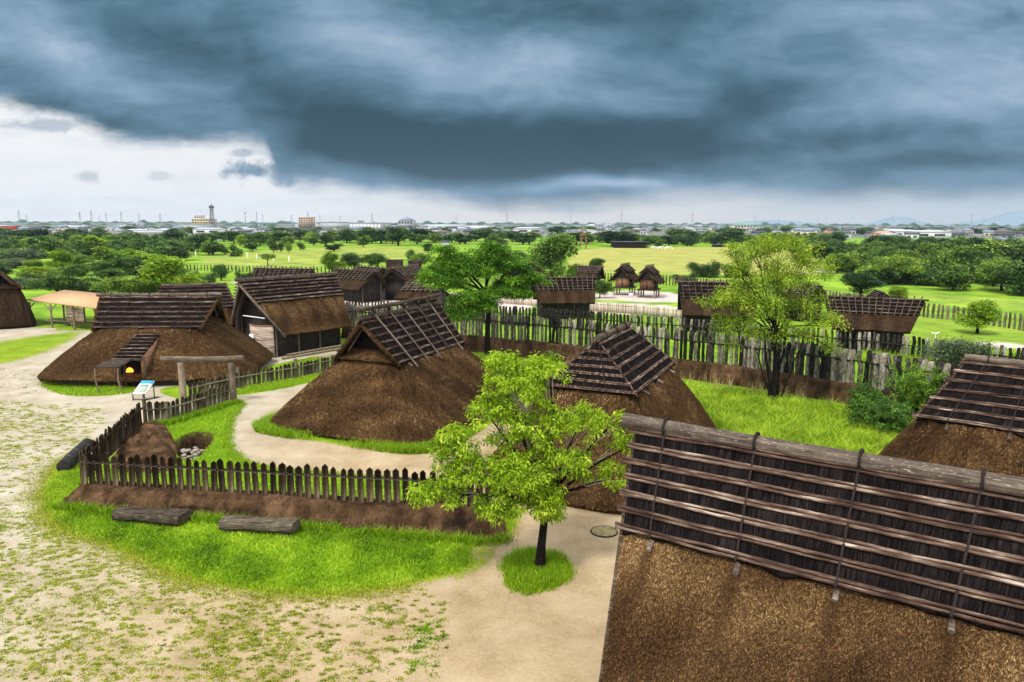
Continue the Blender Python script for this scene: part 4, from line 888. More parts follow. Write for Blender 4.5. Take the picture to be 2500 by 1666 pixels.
# ---- benches and log
def bench(name, label, tl, tr, bl, br, zt, foot):
    """top corners in the picture at height zt: front left, front right, back left, back right"""
    p = [P(*q, zt) for q in (tl, tr, br, bl)]; c = sum(p) / 4; root = empty(name, (c[0], c[1], 0), 0, label, 'bench', 'split log benches on the lawn')
    r = random.Random(3); fl, fr, bR, bL = [q - np.array([c[0], c[1], 0]) for q in p]; n = 12; m = MB(); G = []
    for i in range(n + 1):
        t = i / n; f = fl + (fr - fl) * t; b = bL + (bR - bL) * t; w = f - b
        G.append([b - [0, 0, .34], b + [0, 0, -.02 + r.gauss(0, .006)], b - w * -.1 + [0, 0, .02], (f + b) / 2 + [0, 0, .02 + r.gauss(0, .006)], f - w * .1 + [0, 0, .015], f + [0, 0, -.05 + r.gauss(0, .008)], f - w * -.04 - [0, 0, .2], f - [0, 0, .33], b - [0, 0, .34]])
    m.grid(np.array(G)); k = len(G[0])
    m.add(G[0][:-1], [(7, 6, 1, 0), (6, 5, 2, 1), (5, 4, 3, 2)]); m.add(G[-1][:-1], [(0, 1, 6, 7), (1, 2, 5, 6), (2, 3, 4, 5)]); m.build('seat', bench_wood, root)
    for t in (.12, .88):
        a = (fl + bL) / 2 * (1 - t) + (fr + bR) / 2 * t; q = MB(); q.box((a[0], a[1], (zt - .3) / 2 - .05), (.12, .28, (zt - .3) / 2 + .06), math.atan2((fr - fl)[1], (fr - fl)[0])); q.build('foot', black_log, root)
bench('log_bench', 'left of the two split log benches, pointed at one end, on the lawn', (272, 1249), (432, 1264), (298, 1235), (470, 1243), .45, .1)
bench('log_bench', 'right of the two split log benches, square ended, on the lawn', (533, 1273), (713, 1281), (552, 1257), (733, 1266), .45, .1)
q = MB(); a = P(155, 1140, .25); b = P(214, 1084, .25); d = b - a; ln = np.linalg.norm(d); o = np.array([a[0], a[1], 0])
q.tube([a - o, a - o + d * .3 + [0, 0, .02], a - o + d * .7, b - o], [.30, .315, .31, .30], 14, wob=.05); lg = q.build('charred_log', black_log, None); lg.location = o; tag(lg, 'thick charred log lying on the sand outside the left fence corner', 'log')
# ---- planks in front of the gabled house
for i, (a, b, lab) in enumerate((((690, 876, .5), (890, 842, .5), 'long pale pole rail lying in front of the gabled house, nearest the fence'), ((700, 868, .6), (880, 836, .6), 'long pale pole rail lying in front of the gabled house, nearest the wall'))):
    A = P(*a); B = P(*b); o = np.array([A[0], A[1], 0]); q = MB(); q.tube([A - o, (A + B) / 2 - o + [0, 0, .02], B - o], [.11, .1, .09], 8, wob=.05); ob = q.build('pole_rail', pole_wood, None); ob.location = o; tag(ob, lab, 'log')
# ---- information board
s0 = [P(322, 962, .45), P(354, 962, .45)]; q0 = (s0[0] + s0[1]) / 2; sg = empty('information_board', (q0[0], q0[1], 0), 0, 'tilted white information board with a blue header by the doorway of the long hut', 'sign'); w_ = np.linalg.norm(s0[1] - s0[0])
ax_ = [np.array([1., 0, 0]), np.array([.30, .66, .69]) / np.linalg.norm([.30, .66, .69]), None]; ax_[2] = np.cross(ax_[0], ax_[1]); ax_[2] /= np.linalg.norm(ax_[2])
bc = np.array([.2, .35, .8])
q = MB(); q.box(bc, (w_ / 2, .52, .03), ax=ax_); bd = q.build('board', white_p, sg)
q = MB(); q.box(bc + ax_[1] * .40 + ax_[2] * .033, (w_ / 2, .12, .006), ax=ax_); q.build('header', blue_p, bd)
q = MB(); q.box(bc - ax_[1] * .14 + ax_[2] * .033, (w_ / 2 - .12, .24, .006), ax=ax_); q.build('map_print', green_p, bd)
q = MB()
for k in range(5): q.box(bc + ax_[1] * (.20 - .028 * k) + ax_[0] * (-.02 * (k % 2)) + ax_[2] * .034, (w_ / 2 - .14 - .05 * (k % 2), .006, .005), ax=ax_)
q.build('text_lines', black_p, bd)
for x, y, zt in ((-w_ / 2 + .05, 0, .42), (w_ / 2 - .05, 0, .42), (-w_ / 2 + .35, .7, 1.05), (w_ / 2 + .25, .7, 1.05)):
    q = MB(); q.tube([(x, y, 0), (x, y, zt)], .035, 6); q.build('leg', black_p, sg)
q = MB(); q.beam((-w_ / 2, 0, .1), (w_ / 2 + .2, 0, .1), .06, .06); q.beam((w_ / 2, 0, .06), (w_ / 2 + .5, .8, .06), .06, .06); q.build('foot_frame', black_p, sg)
# ---- manhole
p = P(1475, 1302); q = MB(); n = 40
q.tube([(0, 0, 0), (0, 0, .035)], .47, n); q.tube([(0, 0, .03), (0, 0, .045)], .43, n)
for k in range(-3, 4): q.box((0, k * .11, .047), (math.sqrt(.40 ** 2 - (k * .11) ** 2), .012, .004))
mo = q.build('manhole_cover', manm, None); rim = MB(); rim.tube([(.49 * math.cos(k / 36 * 6.2832), .49 * math.sin(k / 36 * 6.2832), .02) for k in range(37)], .028, 6, False); rim.build('rim', black_log, mo); mo.location = (p[0], p[1], float(gz(p[0], p[1]))); tag(mo, 'round yellowish manhole cover set in the sand path', 'manhole cover')
# ---- open shed
c4 = [P(65, 731, 2.75), P(239, 753, 2.75), P(272, 720, 2.75)]; A_, B_ = c4[0], c4[1]
posts_px = [(77, 793), (128, 800), (183, 806), (236, 801), (158, 785), (208, 790)]
shed = empty('open_shed', (-50, 82, 0), 0, 'open sided shed with a flat pale board roof on thin poles', 'shed'); o = np.array([-50, 82, 0.])
D_ = P(158, 708, 3.3); E_ = P(272, 719, 3.3)
q = MB(); q.add([A_ - o, B_ - o, E_ - o, D_ - o], [(0, 1, 2, 3)], (), [(0, 0), (12, 0), (12, 8), (0, 8)]); solidify(q.build('board_roof', pale_wood, shed), .12)
for (px, py), h in zip(posts_px, (2.55, 2.55, 2.6, 2.6, 2.8, 2.8)):
    p = P(px, py) - o; q = MB(); q.tube([p, p + [0, 0, h]], .11, 7); pp = q.build('pole', pole_wood, shed)
    q = MB(); q.tube([p + [0, 0, h - .7], p + [.7, -.1, h]], .06, 5); q.tube([p + [0, 0, h - .7], p + [-.7, .1, h]], .06, 5); q.build('brace', pole_wood, pp)
q = MB(); q.beam(P(77, 793) - o + [0, 0, .55], P(236, 801) - o + [0, 0, .55], .08, .08); q.build('rail', pole_wood, shed)
q = MB(); a = P(163, 783, .8) - o; b = P(205, 788, .8) - o; q.add([a, b, b + [0, 0, 1.5], a + [0, 0, 1.6]], [(0, 1, 2, 3)]); solidify(q.build('back_panel', mud_wall, shed), .06)
for k, (px, py, w1) in enumerate(((150, 790, 1.2), (180, 795, .9), (215, 800, 1.6))):
    p = P(px, py, 0); t_ = empty('work_table', (p[0], p[1], 0), .1, ('small pale work table under the left part of the shed roof', 'small pale work table under the middle of the shed roof', 'long low pale table under the right part of the shed roof')[k], 'table')
    q = MB(); q.box((0, 0, .5), (w1, .45, .05)); q.build('tabletop', pole_wood, t_)
    for sx in (-1, 1):
        for sy in (-1, 1): q = MB(); q.tube([(sx * (w1 - .1), sy * .35, 0), (sx * (w1 - .1), sy * .35, .46)], .05, 6); q.build('leg', pole_wood, t_)
# ---- far bank and palisades
ZB2 = 1.25
T2px = [(838, 797), (980, 808), (1121, 818), (1236, 830), (1350, 841), (1417, 848), (1540, 864), (1650, 879), (1799, 897), (1871, 907), (1926, 916), (2106, 944), (2230, 966), (2400, 1000)]
T2 = [P(x, y, ZB2)[:2] for x, y in T2px]
B2px = [(830, 826), (975, 838), (1118, 850), (1240, 868), (1350, 882), (1417, 890), (1540, 906), (1634, 919), (1790, 942), (1868, 953), (1930, 964), (2098, 993), (2220, 1018), (2380, 1058)]
B2 = [P(x, y, 0)[:2] for x, y in B2px]
bank('earth_bank', 'long curved reddish brown earth bank below the front row of grey stakes', B2, T2, ZB2, 2.2, 7)
def resample(pts, sp):
    pts = np.asarray(pts); d = np.concatenate([[0], np.cumsum(np.linalg.norm(np.diff(pts, axis=0), axis=1))]); n = int(d[-1] / sp); s = np.linspace(0, d[-1], n)
    return np.stack([np.interp(s, d, pts[:, 0]), np.interp(s, d, pts[:, 1])], 1)
def stake_mesh(seed, rad, h):
    r = random.Random(seed); m = MB(); k = 5; pts = [(r.gauss(0, .007) * i, r.gauss(0, .007) * i, h * i / k) for i in range(k + 1)]; pts.append((pts[-1][0], pts[-1][1], h + rad * .4))
    m.tube(pts, [rad * r.uniform(.94, 1.08) for _ in range(k)] + [rad * .95, rad * .35], 8, wob=.08, rng=r); return m
def palisade(name, label, pts, z0, h, sp, rad, railz, seed, m_=None, maxp=100, near=None, cat='palisade'):
    m_ = m_ or stake_mat; q = resample(pts, sp); O = np.append(q[len(q) // 2], 0.); root = empty(name, O, 0, label, cat); r = random.Random(seed)
    order = np.argsort(np.linalg.norm(q, axis=1)); part = set(order[:maxp].tolist()); protos = []; rest = MB()
    for i, p in enumerate(q):
        s = r.uniform(.8, 1.22) * (1 + .45 * min(1, max(0, (p[0] - 12) / 9)) * (rad < .13 and z0 > 1)); hz = r.uniform(.96, 1.035); x, y = p[0] - O[0] + r.gauss(0, .04), p[1] - O[1] + r.gauss(0, .04)
        if i in part:
            if len(protos) < 6: ob = stake_mesh(seed * 7 + len(protos), rad, h).build('stake', m_, root, True); protos.append(ob)
            else: ob = protos[r.randrange(6)].copy(); C.objects.link(ob); ob.parent = root
            ob.location = (x, y, z0 - .1); ob.rotation_euler = (r.gauss(0, .018), r.gauss(0, .018), r.uniform(0, 6.28)); ob.scale = (s, s, hz)
        else:
            t = stake_mesh(seed + i, rad * s, h * hz); rest.add([(v[0] + x, v[1] + y, v[2] + z0 - .1) for v in t.V], t.Q, t.T, t.U)
    if rest.V: ob = rest.build('stakes', m_, root, True); ob['kind'] = 'stuff'
    for rz in railz:
        for k in range(0, len(q) - 1, 14):
            seg = q[k:k + 16]; dd = seg[-1] - seg[0]; nn = np.array([dd[1], -dd[0]]) / (np.linalg.norm(dd) + 1e-9); 
            if nn[1] > 0: nn = -nn
            t = MB(); t.tube([(a[0] - O[0] + nn[0] * (rad + .05), a[1] - O[1] + nn[1] * (rad + .05), z0 + h * rz + .03 * math.sin(j * 1.3 + k)) for j, a in enumerate(seg)], .055, 6, wob=.15, rng=r); t.build('rail', black_log, root)
    return root
def inset(pts, px, k): return [np.array(p) + (np.array(p) / np.linalg.norm(p)) * k for p in pts]
palisade('palisade', 'front row of grey weathered stakes standing on the long brown earth bank', inset(T2, 0, .45), ZB2, 2.3, .345, .122, (.66,), 11)
R2 = [(780, 731), (841, 733), (1082, 737), (1209, 744), (1350, 751), (1520, 764), (1653, 773), (1850, 788), (2081, 804), (2241, 820), (2379, 833), (2490, 846), (2700, 872)]
palisade('palisade', 'second row of grey stakes behind the front row, in front of the reed screen', [P(x, y, 2.25)[:2] for x, y in R2], 0, 2.2, .39, .125, (.62,), 12)
R3 = [(1478, 664), (1520, 666), (1640, 672), (1750, 680), (1900, 692), (2010, 706), (2140, 722), (2262, 738), (2340, 746), (2440, 757), (2500, 765), (2620, 782)]
palisade('stake_fence', 'far thin stake fence crossing the bright meadow at the right', [P(x, y, 1.9)[:2] for x, y in R3], 0, 1.85, .62, .14, (), 13, fence_wood)
palisade('stake_fence', 'far thin stake fence at the foot of the green fields on the left', [P(x, y, 1.5)[:2] for x, y in ((440, 645), (592, 648), (700, 650), (795, 651), (900, 655))], 0, 1.5, .9, .15, (), 14, fence_wood)
palisade('stake_fence', 'short row of pale stakes right of the hut at the left edge', [P(x, y, 1.8)[:2] for x, y in ((72, 678), (100, 680), (140, 683))], 0, 1.8, .5, .14, (), 15, fence_wood)
# reed screen
SC = [(690, 712), (830, 711), (975, 711), (1180, 716), (1423, 735), (1540, 743), (1653, 753), (1790, 768)]
q = resample([P(x, y, 1.25)[:2] for x, y in SC], .5); O = np.append(q[len(q) // 2], 0.); scr = empty('reed_screen', O, 0, 'long low pale reed screen between the granaries and the second row of stakes', 'screen')
m = MB(); r_ = np.random.default_rng(3); G = np.stack([np.concatenate([q, np.full((len(q), 1), zz)], 1) for zz in (1.2, .6, -.05)]); G -= O; G[0, :, 2] += r_.normal(0, .03, len(q)); m.grid(G); solidify(m.build('reeds', reed, scr), .06)
m = MB(); m.tube([np.append(a - O[:2], .95) - [0, .06, 0] for a in q[::4]], .03, 5); m.build('rail', warm_wood, scr)
m = MB()
for a in q: m.tube([(a[0] - O[0], a[1] - O[1] - .06, 0), (a[0] - O[0], a[1] - O[1] - .06, 1.25)], .018, 4)
o_ = m.build('slats', pole_wood, scr); o_['kind'] = 'stuff'
# ------------------------------------------------------------------ farther village buildings
def far_house(label, lpx, rpx, YL, YR, ze_px, hw, nl=9, name='thatched_house', wall=True, group=None, bf=.5, inset_=.6, simple=True, wa=None, wb=None, wallm=None):
    """ridge ends given in the picture with their distances; ze_px = height in the picture of the near eave"""
    a = at(*lpx, YL); b = at(*rpx, YR); c = (a + b) / 2; yaw = math.atan2(b[1] - a[1], b[0] - a[0]); lr = np.linalg.norm((b - a)[:2]) / 2; zr = float(c[2])
    yn = c[1] - hw * abs(math.cos(yaw)); ze = zat((lpx[0] + rpx[0]) / 2, ze_px, yn); le = max(.5, lr - inset_)
    return ghouse(name, label, (c[0], c[1]), yaw, lr, le, hw, max(.9, ze), zr, bf, wa or le - .5, wb or hw * .55, 5, 6, .05, 0, .1, group, nl, 0., 'thatched building', thatch_grey, True, wallm, .25, simple=simple)
far_house('long dark thatched house with lattice roof, right of the umbrella shaped tree', (1298, 679), (1452, 682), 90, 91, 740, 3.0, 12)
far_house('dark thatched house mostly behind the loose yellow green tree', (1656, 690), (1845, 694), 80, 79, 771, 3.0, 12, inset_=.3)
far_house('small dark gabled roof showing right of the loose yellow green tree', (1925, 699), (2004, 697), 90, 86, 740, 3.0, 8)
far_house('long dark lattice roofed house behind the stakes, rightmost of the far houses', (2010, 724), (2258, 739), 68, 64.5, 806, 2.8, 14, inset_=1.1)
far_house('low lattice roof showing above the ridge of the gabled house', (622, 656), (766, 660), 118, 116, 700, 3.0, 12)
far_house('dark thatched house with open gable, nearer of the pair right of the gabled house', (817, 661), (918, 664), 112, 106, 704, 3.0, 10)
far_house('dark thatched house half hidden, farther of the pair right of the gabled house', (872, 654), (938, 655), 124, 119, 694, 3.2, 8)
far_house('dark thatched house with its gable turned left, beside the umbrella shaped tree', (956, 655), (1022, 653), 108, 116, 690, 3.2, 8)
far_house('low lattice roof behind the raised ridge log of the central hut', (993, 693), (1072, 697), 88, 87, 730, 2.6, 8, inset_=-.6)
far_house('tiny far roof, left of two above the far thatched houses', (942, 636), (984, 636), 165, 165, 662, 3.4, 0)
far_house('tiny far roof, right of two above the far thatched houses', (996, 638), (1030, 638), 165, 165, 662, 3.4, 0)
far_house('roof peeping through the crown of the umbrella shaped tree on its left side', (1072, 630), (1102, 634), 160, 155, 656, 3.2, 0)
far_house('brown roof showing just right of the umbrella shaped tree', (1262, 652), (1300, 644), 125, 132, 676, 3.4, 0)
far_house('reddish brown thatch showing behind the trunk fork of the umbrella shaped tree', (1064, 682), (1106, 684), 100, 100, 706, 2.5, 6)
far_house('small weathered roof behind bushes, left of the two granaries', (1412, 651), (1472, 653), 128, 126, 684, 3.0, 8)
far_house('small peaked roof behind the rounded tree at the right', (2136, 714), (2158, 713), 100, 96, 742, 2.2, 0)
far_house('dark roof tip showing beside the bright tree at the left', (352, 664), (376, 650), 118, 124, 690, 2.6, 5)
hutM, _ = hut('thatched_hut', 'tall thatched hut cut by the left edge of the picture', (-57.6, 81.5), -.9, 5.0, 3.6, 4.1, 2.4, 4.2, 4.3, 6.8, nrail=7, nty=4, rr=.05, nstraw=0, m=thatch_grey)
def granary(label, bx, by, wpx, ridge_px, top_px, seed):
    p = P(bx, by); Y = p[1]; s = Y / F; w = wpx * s; root = empty('raised_granary', (p[0], p[1] + w * .6, 0), -.42, label, 'granary', 'raised granaries on posts')
    hw = w * .5; hl = w * .62; fz = 1.15; wz = 2.75
    for sx in (-1, 1):
        for sy in (-1, 0, 1):
            q = MB(); q.tube([(sx * hw, sy * hl, 0), (sx * hw, sy * hl, fz + .1)], .12, 7); q.build('post', pole_wood, root)
    q = MB(); q.box((0, 0, fz + .08), (hw + .25, hl + .3, .08)); q.build('floor', dark_wood, root)
    q = MB(); q.box((0, 0, (fz + wz) / 2 + .1), (hw * .9, hl * .95, (wz - fz) / 2)); q.build('wall', dark_wood, root)
    q = MB(); q.box((0, -hl * .96 - .02, (fz + wz) / 2 + .1), (hw * .86, .03, (wz - fz) / 2 - .08)); fp = q.build('front_boards', warm_wood, root)
    q = MB(); q.box((0, -hl * .96 - .08, (fz + wz) / 2 + .05), (hw * .07, .03, (wz - fz) / 2 - .05)); q.build('door_frame', dark_wood, root)
    zr_ = 4.65; ze_ = 2.35; lr = hl + .75; m = MB()
    for sv in (-1, 1):
        G, U = slope_grid((0, -lr - .25, zr_), (0, lr, zr_), (sv * (hw + .95), -lr * .8, ze_), (sv * (hw + .95), lr * .8, ze_), 8, 10, .02, seed); m.slab(G, U, .26)
    m.build('thatch_roof', thatch_grey, root)
    for sv in (-1, 1):
        m = MB(); G, U = slope_grid((0, -lr - .2, zr_ + .08), (0, lr, zr_ + .08), (sv * (hw + .95) * .55, -lr * .9, (zr_ + ze_) / 2 + .28), (sv * (hw + .95) * .55, lr * .9, (zr_ + ze_) / 2 + .28), 4, 5, .01, seed); m.slab(G, U, .08); m.build('bark_roof', bark, root)
        for k in range(6):
            t = .08 + .18 * k; q = MB(); x = sv * (hw + .95) * .55 * t; z = zr_ + .16 + ((zr_ + ze_) / 2 + .28 - zr_ - .08) * t; q.tube([(x, -lr - .2, z), (x, lr, z)], .04, 4); q.build('batten', bamboo, root)
    q = MB()
    for k in range(7):
        y = -lr + 2 * lr * k / 6; q.tube([(-.22, y, zr_ + .0), (.22, y, zr_ + .42)], .05, 4); q.tube([(.22, y, zr_ + .0), (-.22, y, zr_ + .42)], .05, 4)
    q.build('ridge_crossers', log_wood, root)
    q = MB(); q.add([(-hw * .8, -hl * .9, wz), (hw * .8, -hl * .9, wz), (0, -hl * .9, zr_ - .5)], (), [(0, 1, 2)]); q.build('gable_wall', dark_wood, root)
granary('left of the two raised granaries on posts in the meadow', 1528, 722, 39, 0, 0, 1)
granary('right of the two raised granaries on posts, nearer to the gravel path', 1588, 728, 39, 0, 0, 2)
p = P(1540, 727); q = MB(); q.box((0, 0, .45), (.32, .05, .22)); q.box((0, .05, .2), (.04, .03, .22)); o_ = q.build('notice_board', white_p, None); o_.location = p; tag(o_, 'tiny white notice board standing on the grass before the granaries', 'sign')
q = MB(); p = P(2282, 836); q.tube([(0, 0, 0), (0, 0, .85)], .03, 6); q.tube([(-.36, 0, .95), (-.05, 0, .85)], .06, 6); q.tube([(.08, 0, .85), (.36, 0, .98)], .06, 6); q.tube([(-.36, 0, .9), (.3, 0, .9)], .02, 5); o_ = q.build('floodlight', white_p, None); o_.location = p; tag(o_, 'small white floodlight on a pole beyond the stakes at the right', 'floodlight')

# ------------------------------------------------------------------ trees
def leaves_mesh(name, centers, rc, n, L, wd, m, parent, seed, tint0=None, droop=.3, up=.0, flat_=1., kind=4):
    r = np.random.default_rng(seed); c = np.repeat(centers, n, 0); k = len(c)
    off = r.normal(0, 1, (k, 3)); off /= np.linalg.norm(off, axis=1)[:, None] + 1e-9; off *= (r.random(k) ** .45)[:, None] * rc * np.array([1, 1, flat_]); p = c + off
    an = r.uniform(0, 2 * np.pi, k); el = -droop + r.normal(0, .45, k); d = np.stack([np.cos(an) * np.cos(el), np.sin(an) * np.cos(el), np.sin(el)], 1)
    d = d * .7 + off / (rc + 1e-9) * .5; d /= np.linalg.norm(d, axis=1)[:, None]
    nr_ = r.normal(0, .55, (k, 3)) + np.array([0, 0, 1.]); s = np.cross(d, nr_); s /= np.linalg.norm(s, axis=1)[:, None] + 1e-9
    l = (L * r.uniform(.6, 1.3, k))[:, None]; w = (wd * r.uniform(.7, 1.3, k))[:, None] / 2
    dz = np.array([0, 0, -1.]) * l * .18
    V = np.stack([p, p + d * l * .5 + s * w, p + d * l + dz, p + d * l * .5 - s * w], 1).reshape(-1, 3); Q = np.arange(k * 4).reshape(-1, 4)
    ct = r.normal(0, .16, len(centers)); t = .45 + np.repeat(ct, n) + r.normal(0, .13, k) + (0 if tint0 is None else np.repeat(tint0, n))
    return npmesh(name, V, Q, m, parent, tint=np.clip(t, 0, 1))
def crown_pts(blobs, seed, shell=.5, bottom=-.55):
    r = np.random.default_rng(seed); out = []; wh = []
    for b, (c, rad, n) in enumerate(blobs):
        k = 0
        while k < n:
            v = r.normal(0, 1, 3); v /= np.linalg.norm(v)
            if v[2] < bottom: continue
            q = (shell + (1 - shell) * r.random() ** .6) * r.uniform(.8, 1.12) if r.random() < .8 else r.random() * .8
            out.append(np.array(c) + v * q * np.array(rad)); wh.append(b); k += 1
    return np.array(out), np.array(wh)
def limb(m, a, b, r0, r1, rg, sag=.1, n=5, wig=.06):
    a = np.asarray(a, float); b = np.asarray(b, float); L = np.linalg.norm(b - a); pts = []
    for i in range(n + 1):
        t = i / n; p = a * (1 - t) + b * t; p = p + np.array([rg.gauss(0, wig * L * .25), rg.gauss(0, wig * L * .25), math.sin(math.pi * t) * sag * L]) * (0 < i < n); pts.append(p)
    m.tube(pts, [r0 + (r1 - r0) * i / n for i in range(n + 1)], 7, True, .1, rg); return pts
def big_tree(name, label, base, trunk, blobs, fork, leafm, n, rc, L, wd, seed, tr=.15, droop=.4, twigs=.5, flat_=.7, branches=None, tint=None, group=None, twm=None, shell=.5, bottom=-.6):
    root = empty(name, base, 0, label, 'tree', group); rg = random.Random(seed); b0 = np.asarray(base, float)
    bl = [(np.array(c) - b0, rad, k) for c, rad, k in blobs]; pts, wh = crown_pts(bl, seed, shell, bottom)
    tm = MB(); prev = np.zeros(3); tps = [np.zeros(3)] + [np.array(t) - b0 for t in trunk]
    rr = np.linspace(tr, tr * .62, len(tps)); tm.tube(tps, [tr * 1.25] + list(rr[1:]), 10, wob=.12, rng=rg)
    tm.build('trunk', trunkm, root, True); top = tps[-1]
    for bi, (c, rad, k) in enumerate(bl):
        q = MB(); f = top if fork is None else tps[-1] * (1 - .35 * rg.random()) + tps[-2] * .0 + 0
        f = top + (tps[-2] - top) * rg.random() * .5
        lp_ = limb(q, f, c - np.array([0, 0, rad[2] * .3]), tr * .45, tr * .14, rg, .06 if c[2] > top[2] else .15)
        mine = pts[wh == bi]; tw = MB()
        for p in mine:
            if rg.random() < twigs:
                s = lp_[rg.randint(3, 5)]; limb(tw, s, p, tr * .10, tr * .035, rg, .05, 3)
        lo = q.build('limb', trunkm, root, True)
        if tw.V: tw.build('twigs', twm or trunkm, lo)
    leaves_mesh('crown', pts, rc, n, L, wd, leafm, root, seed, tint, droop, 0, flat_); return root
def PB(px, py, Y, rx, ry, n, rz=None):
    c = at(px, py, Y); s = Y / F; return (tuple(c), (rx * s, (rz or (rx + ry) / 2) * s, ry * s * 1.03), n)
# T1: bright tree in the foreground
b1 = P(1318, 1390); Y1 = b1[1]
T1 = [PB(1262, 945, Y1 + .6, 85, 75, 74), PB(1220, 900, Y1 + .8, 45, 50, 26), PB(1330, 905, Y1 + .9, 55, 45, 24), PB(1290, 1050, Y1 + .5, 115, 85, 84), PB(1200, 1010, Y1, 55, 55, 34),
      PB(1410, 1030, Y1 + .3, 85, 52, 36), PB(1485, 1035, Y1 - .1, 62, 38, 15), PB(1115, 1095, Y1 - .4, 62, 62, 50), PB(1160, 1150, Y1 - .6, 90, 58, 56), PB(1060, 1205, Y1 - .6, 72, 34, 40), PB(1270, 1155, Y1 - .5, 100, 65, 84),
      PB(1380, 1130, Y1 - .3, 75, 50, 38), PB(1480, 1160, Y1, 75, 42, 19), PB(1525, 1085, Y1 - .2, 42, 36, 14), PB(1215, 1235, Y1 - .7, 62, 38, 40), PB(1325, 1215, Y1 - .4, 55, 50, 48), PB(1345, 1252, Y1 - .3, 38, 34, 20), PB(1345, 880, Y1 + 1., 22, 30, 8)]
big_tree('leafy_tree', 'bright green young tree with a black trunk standing on the sand path in the foreground', b1, [at(1322, 1330, Y1), at(1330, 1262, Y1), at(1338, 1215, Y1 + .05)], T1, None, leaf_bright, 52, .23, .145, .050, 31, .165, .45, .4, .75, tint=None, twm=twig)
# T2: umbrella shaped tree
b2 = P(1190, 880); Y2 = b2[1]
T2b = [PB(1085, 690, Y2 - .4, 62, 26, 40), PB(1062, 668, Y2, 50, 16, 26), PB(1110, 640, Y2 + .8, 48, 20, 30), PB(1150, 665, Y2, 70, 30, 46), PB(1200, 628, Y2 + .5, 56, 22, 36), PB(1240, 655, Y2 + .3, 58, 26, 40), PB(1285, 685, Y2 - .3, 52, 24, 34), PB(1240, 700, Y2 + 1, 50, 22, 30),
       PB(1145, 735, Y2 - 1.2, 62, 26, 40), PB(1120, 768, Y2 - 1.6, 52, 18, 30), PB(1220, 720, Y2 - 1.4, 60, 18, 34), PB(1180, 750, Y2 - 1.6, 40, 18, 20), PB(1275, 720, Y2 - .4, 30, 14, 10), PB(1085, 610, Y2 + .8, 22, 10, 10), PB(1190, 604, Y2 + .5, 40, 12, 16)]
big_tree('umbrella_tree', 'feathery umbrella shaped tree with a slim dark trunk behind the central hut', b2, [at(1190, 820, Y2), at(1192, 760, Y2), at(1187, 710, Y2)], T2b, None, leaf_mid, 90, .72, .30, .075, 32, .26, .1, .35, .42, shell=.3, bottom=-.4)
# T3: loose tree with several stems
b3 = P(1888, 990); Y3 = b3[1]
T3 = [PB(1900, 600, Y3 + .5, 75, 32, 40), PB(1850, 620, Y3 + .2, 60, 38, 32), PB(1960, 628, Y3 + .5, 52, 36, 26), PB(1800, 655, Y3, 42, 34, 20), PB(1900, 680, Y3, 95, 55, 66), PB(1990, 670, Y3, 45, 45, 18), PB(1810, 722, Y3 - .3, 75, 45, 44), PB(1748, 735, Y3 - .5, 48, 30, 18),
      PB(1870, 760, Y3 - .6, 85, 55, 44), PB(1960, 745, Y3 - .2, 70, 50, 30), PB(2020, 790, Y3 - .2, 52, 30, 18), PB(1800, 800, Y3 - .5, 62, 40, 30), PB(1945, 815, Y3 - .5, 70, 32, 18), PB(1865, 820, Y3 - .6, 50, 28, 10), PB(2035, 850, Y3, 36, 20, 7), PB(1790, 840, Y3 - .3, 30, 20, 5), PB(1785, 610, Y3, 22, 28, 8)]
big_tree('loose_tree', 'tall loose yellow green tree with several dark stems in the grass before the bank', b3, [at(1890, 930, Y3), at(1893, 870, Y3), at(1893, 800, Y3)], T3, None, leaf_yellow, 62, .48, .15, .072, 33, .15, .2, .5, .8, shell=.25)
q3 = MB(); rg = random.Random(2); o = np.array(b3)
for a, b, r0 in (((1880, 985), (1866, 800), .12), ((1892, 985), (1925, 790), .13), ((1884, 980), (1845, 850), .08), ((1898, 960), (1960, 830), .08), ((1888, 960), (1893, 730), .13)):
    limb(q3, P(a[0], 988) - o + [0, 0, -.05], at(*b, Y3) - o, r0, r0 * .4, rg, .0, 6, .05)
q_ = q3.build('stems', trunkm, bpy.data.objects['loose_tree'], True)
# shrubs at the right
def shrub(name, label, px, py, Yd, rx, ry, n, leafm, seed, nb=9, L=.12, w=.065, rc=.20, nl=40, group=None, fl=.8):
    b = P(px, py) if Yd is None else np.array(at(px, py, Yd)); b[2] = 0; Y = b[1]; s = Y / F; r = random.Random(seed); root = empty(name, b, 0, label, 'shrub', group); bl = []
    for i in range(nb):
        a = r.uniform(0, 6.28); q = r.uniform(.2, .65); bl.append(((math.cos(a) * rx * s * q, math.sin(a) * rx * s * q * .7, ry * s * r.uniform(.45, 1.2)), (rx * s * r.uniform(.4, .6), rx * s * .5, ry * s * r.uniform(.35, .6)), n // nb))
    pts, wh = crown_pts(bl, seed, .5, -.9); pts[:, 2] = np.maximum(pts[:, 2], .1)
    m = MB()
    for i in range(7): c = bl[i % nb][0]; limb(m, (r.gauss(0, .08), r.gauss(0, .08), 0), c, .05, .015, r, .02, 4)
    m.build('stems', trunkm, root); leaves_mesh('foliage', pts, rc, nl, L, w, leafm, root, seed, None, .1, 0, fl); return root
leaf_shrub = leaf('shrub_leaves', (.010, .035, .004), (.055, .14, .010), (.25, .42, .045), .25)
shrub('shrub', 'dark glossy shrub, front one of the clump beside the right hut', 2150, 1062, None, 95, 62, 330, leaf_shrub, 41)
shrub('shrub', 'dark glossy shrub, left one of the clump beside the right hut', 2115, 1040, None, 62, 80, 170, leaf_shrub, 47)
shrub('shrub', 'taller shrub with light tips at the back of the clump beside the right hut', 2240, 1020, None, 85, 110, 330, leaf('tip_leaves', (.02, .07, .006), (.12, .25, .014), (.38, .52, .05), .3), 42)
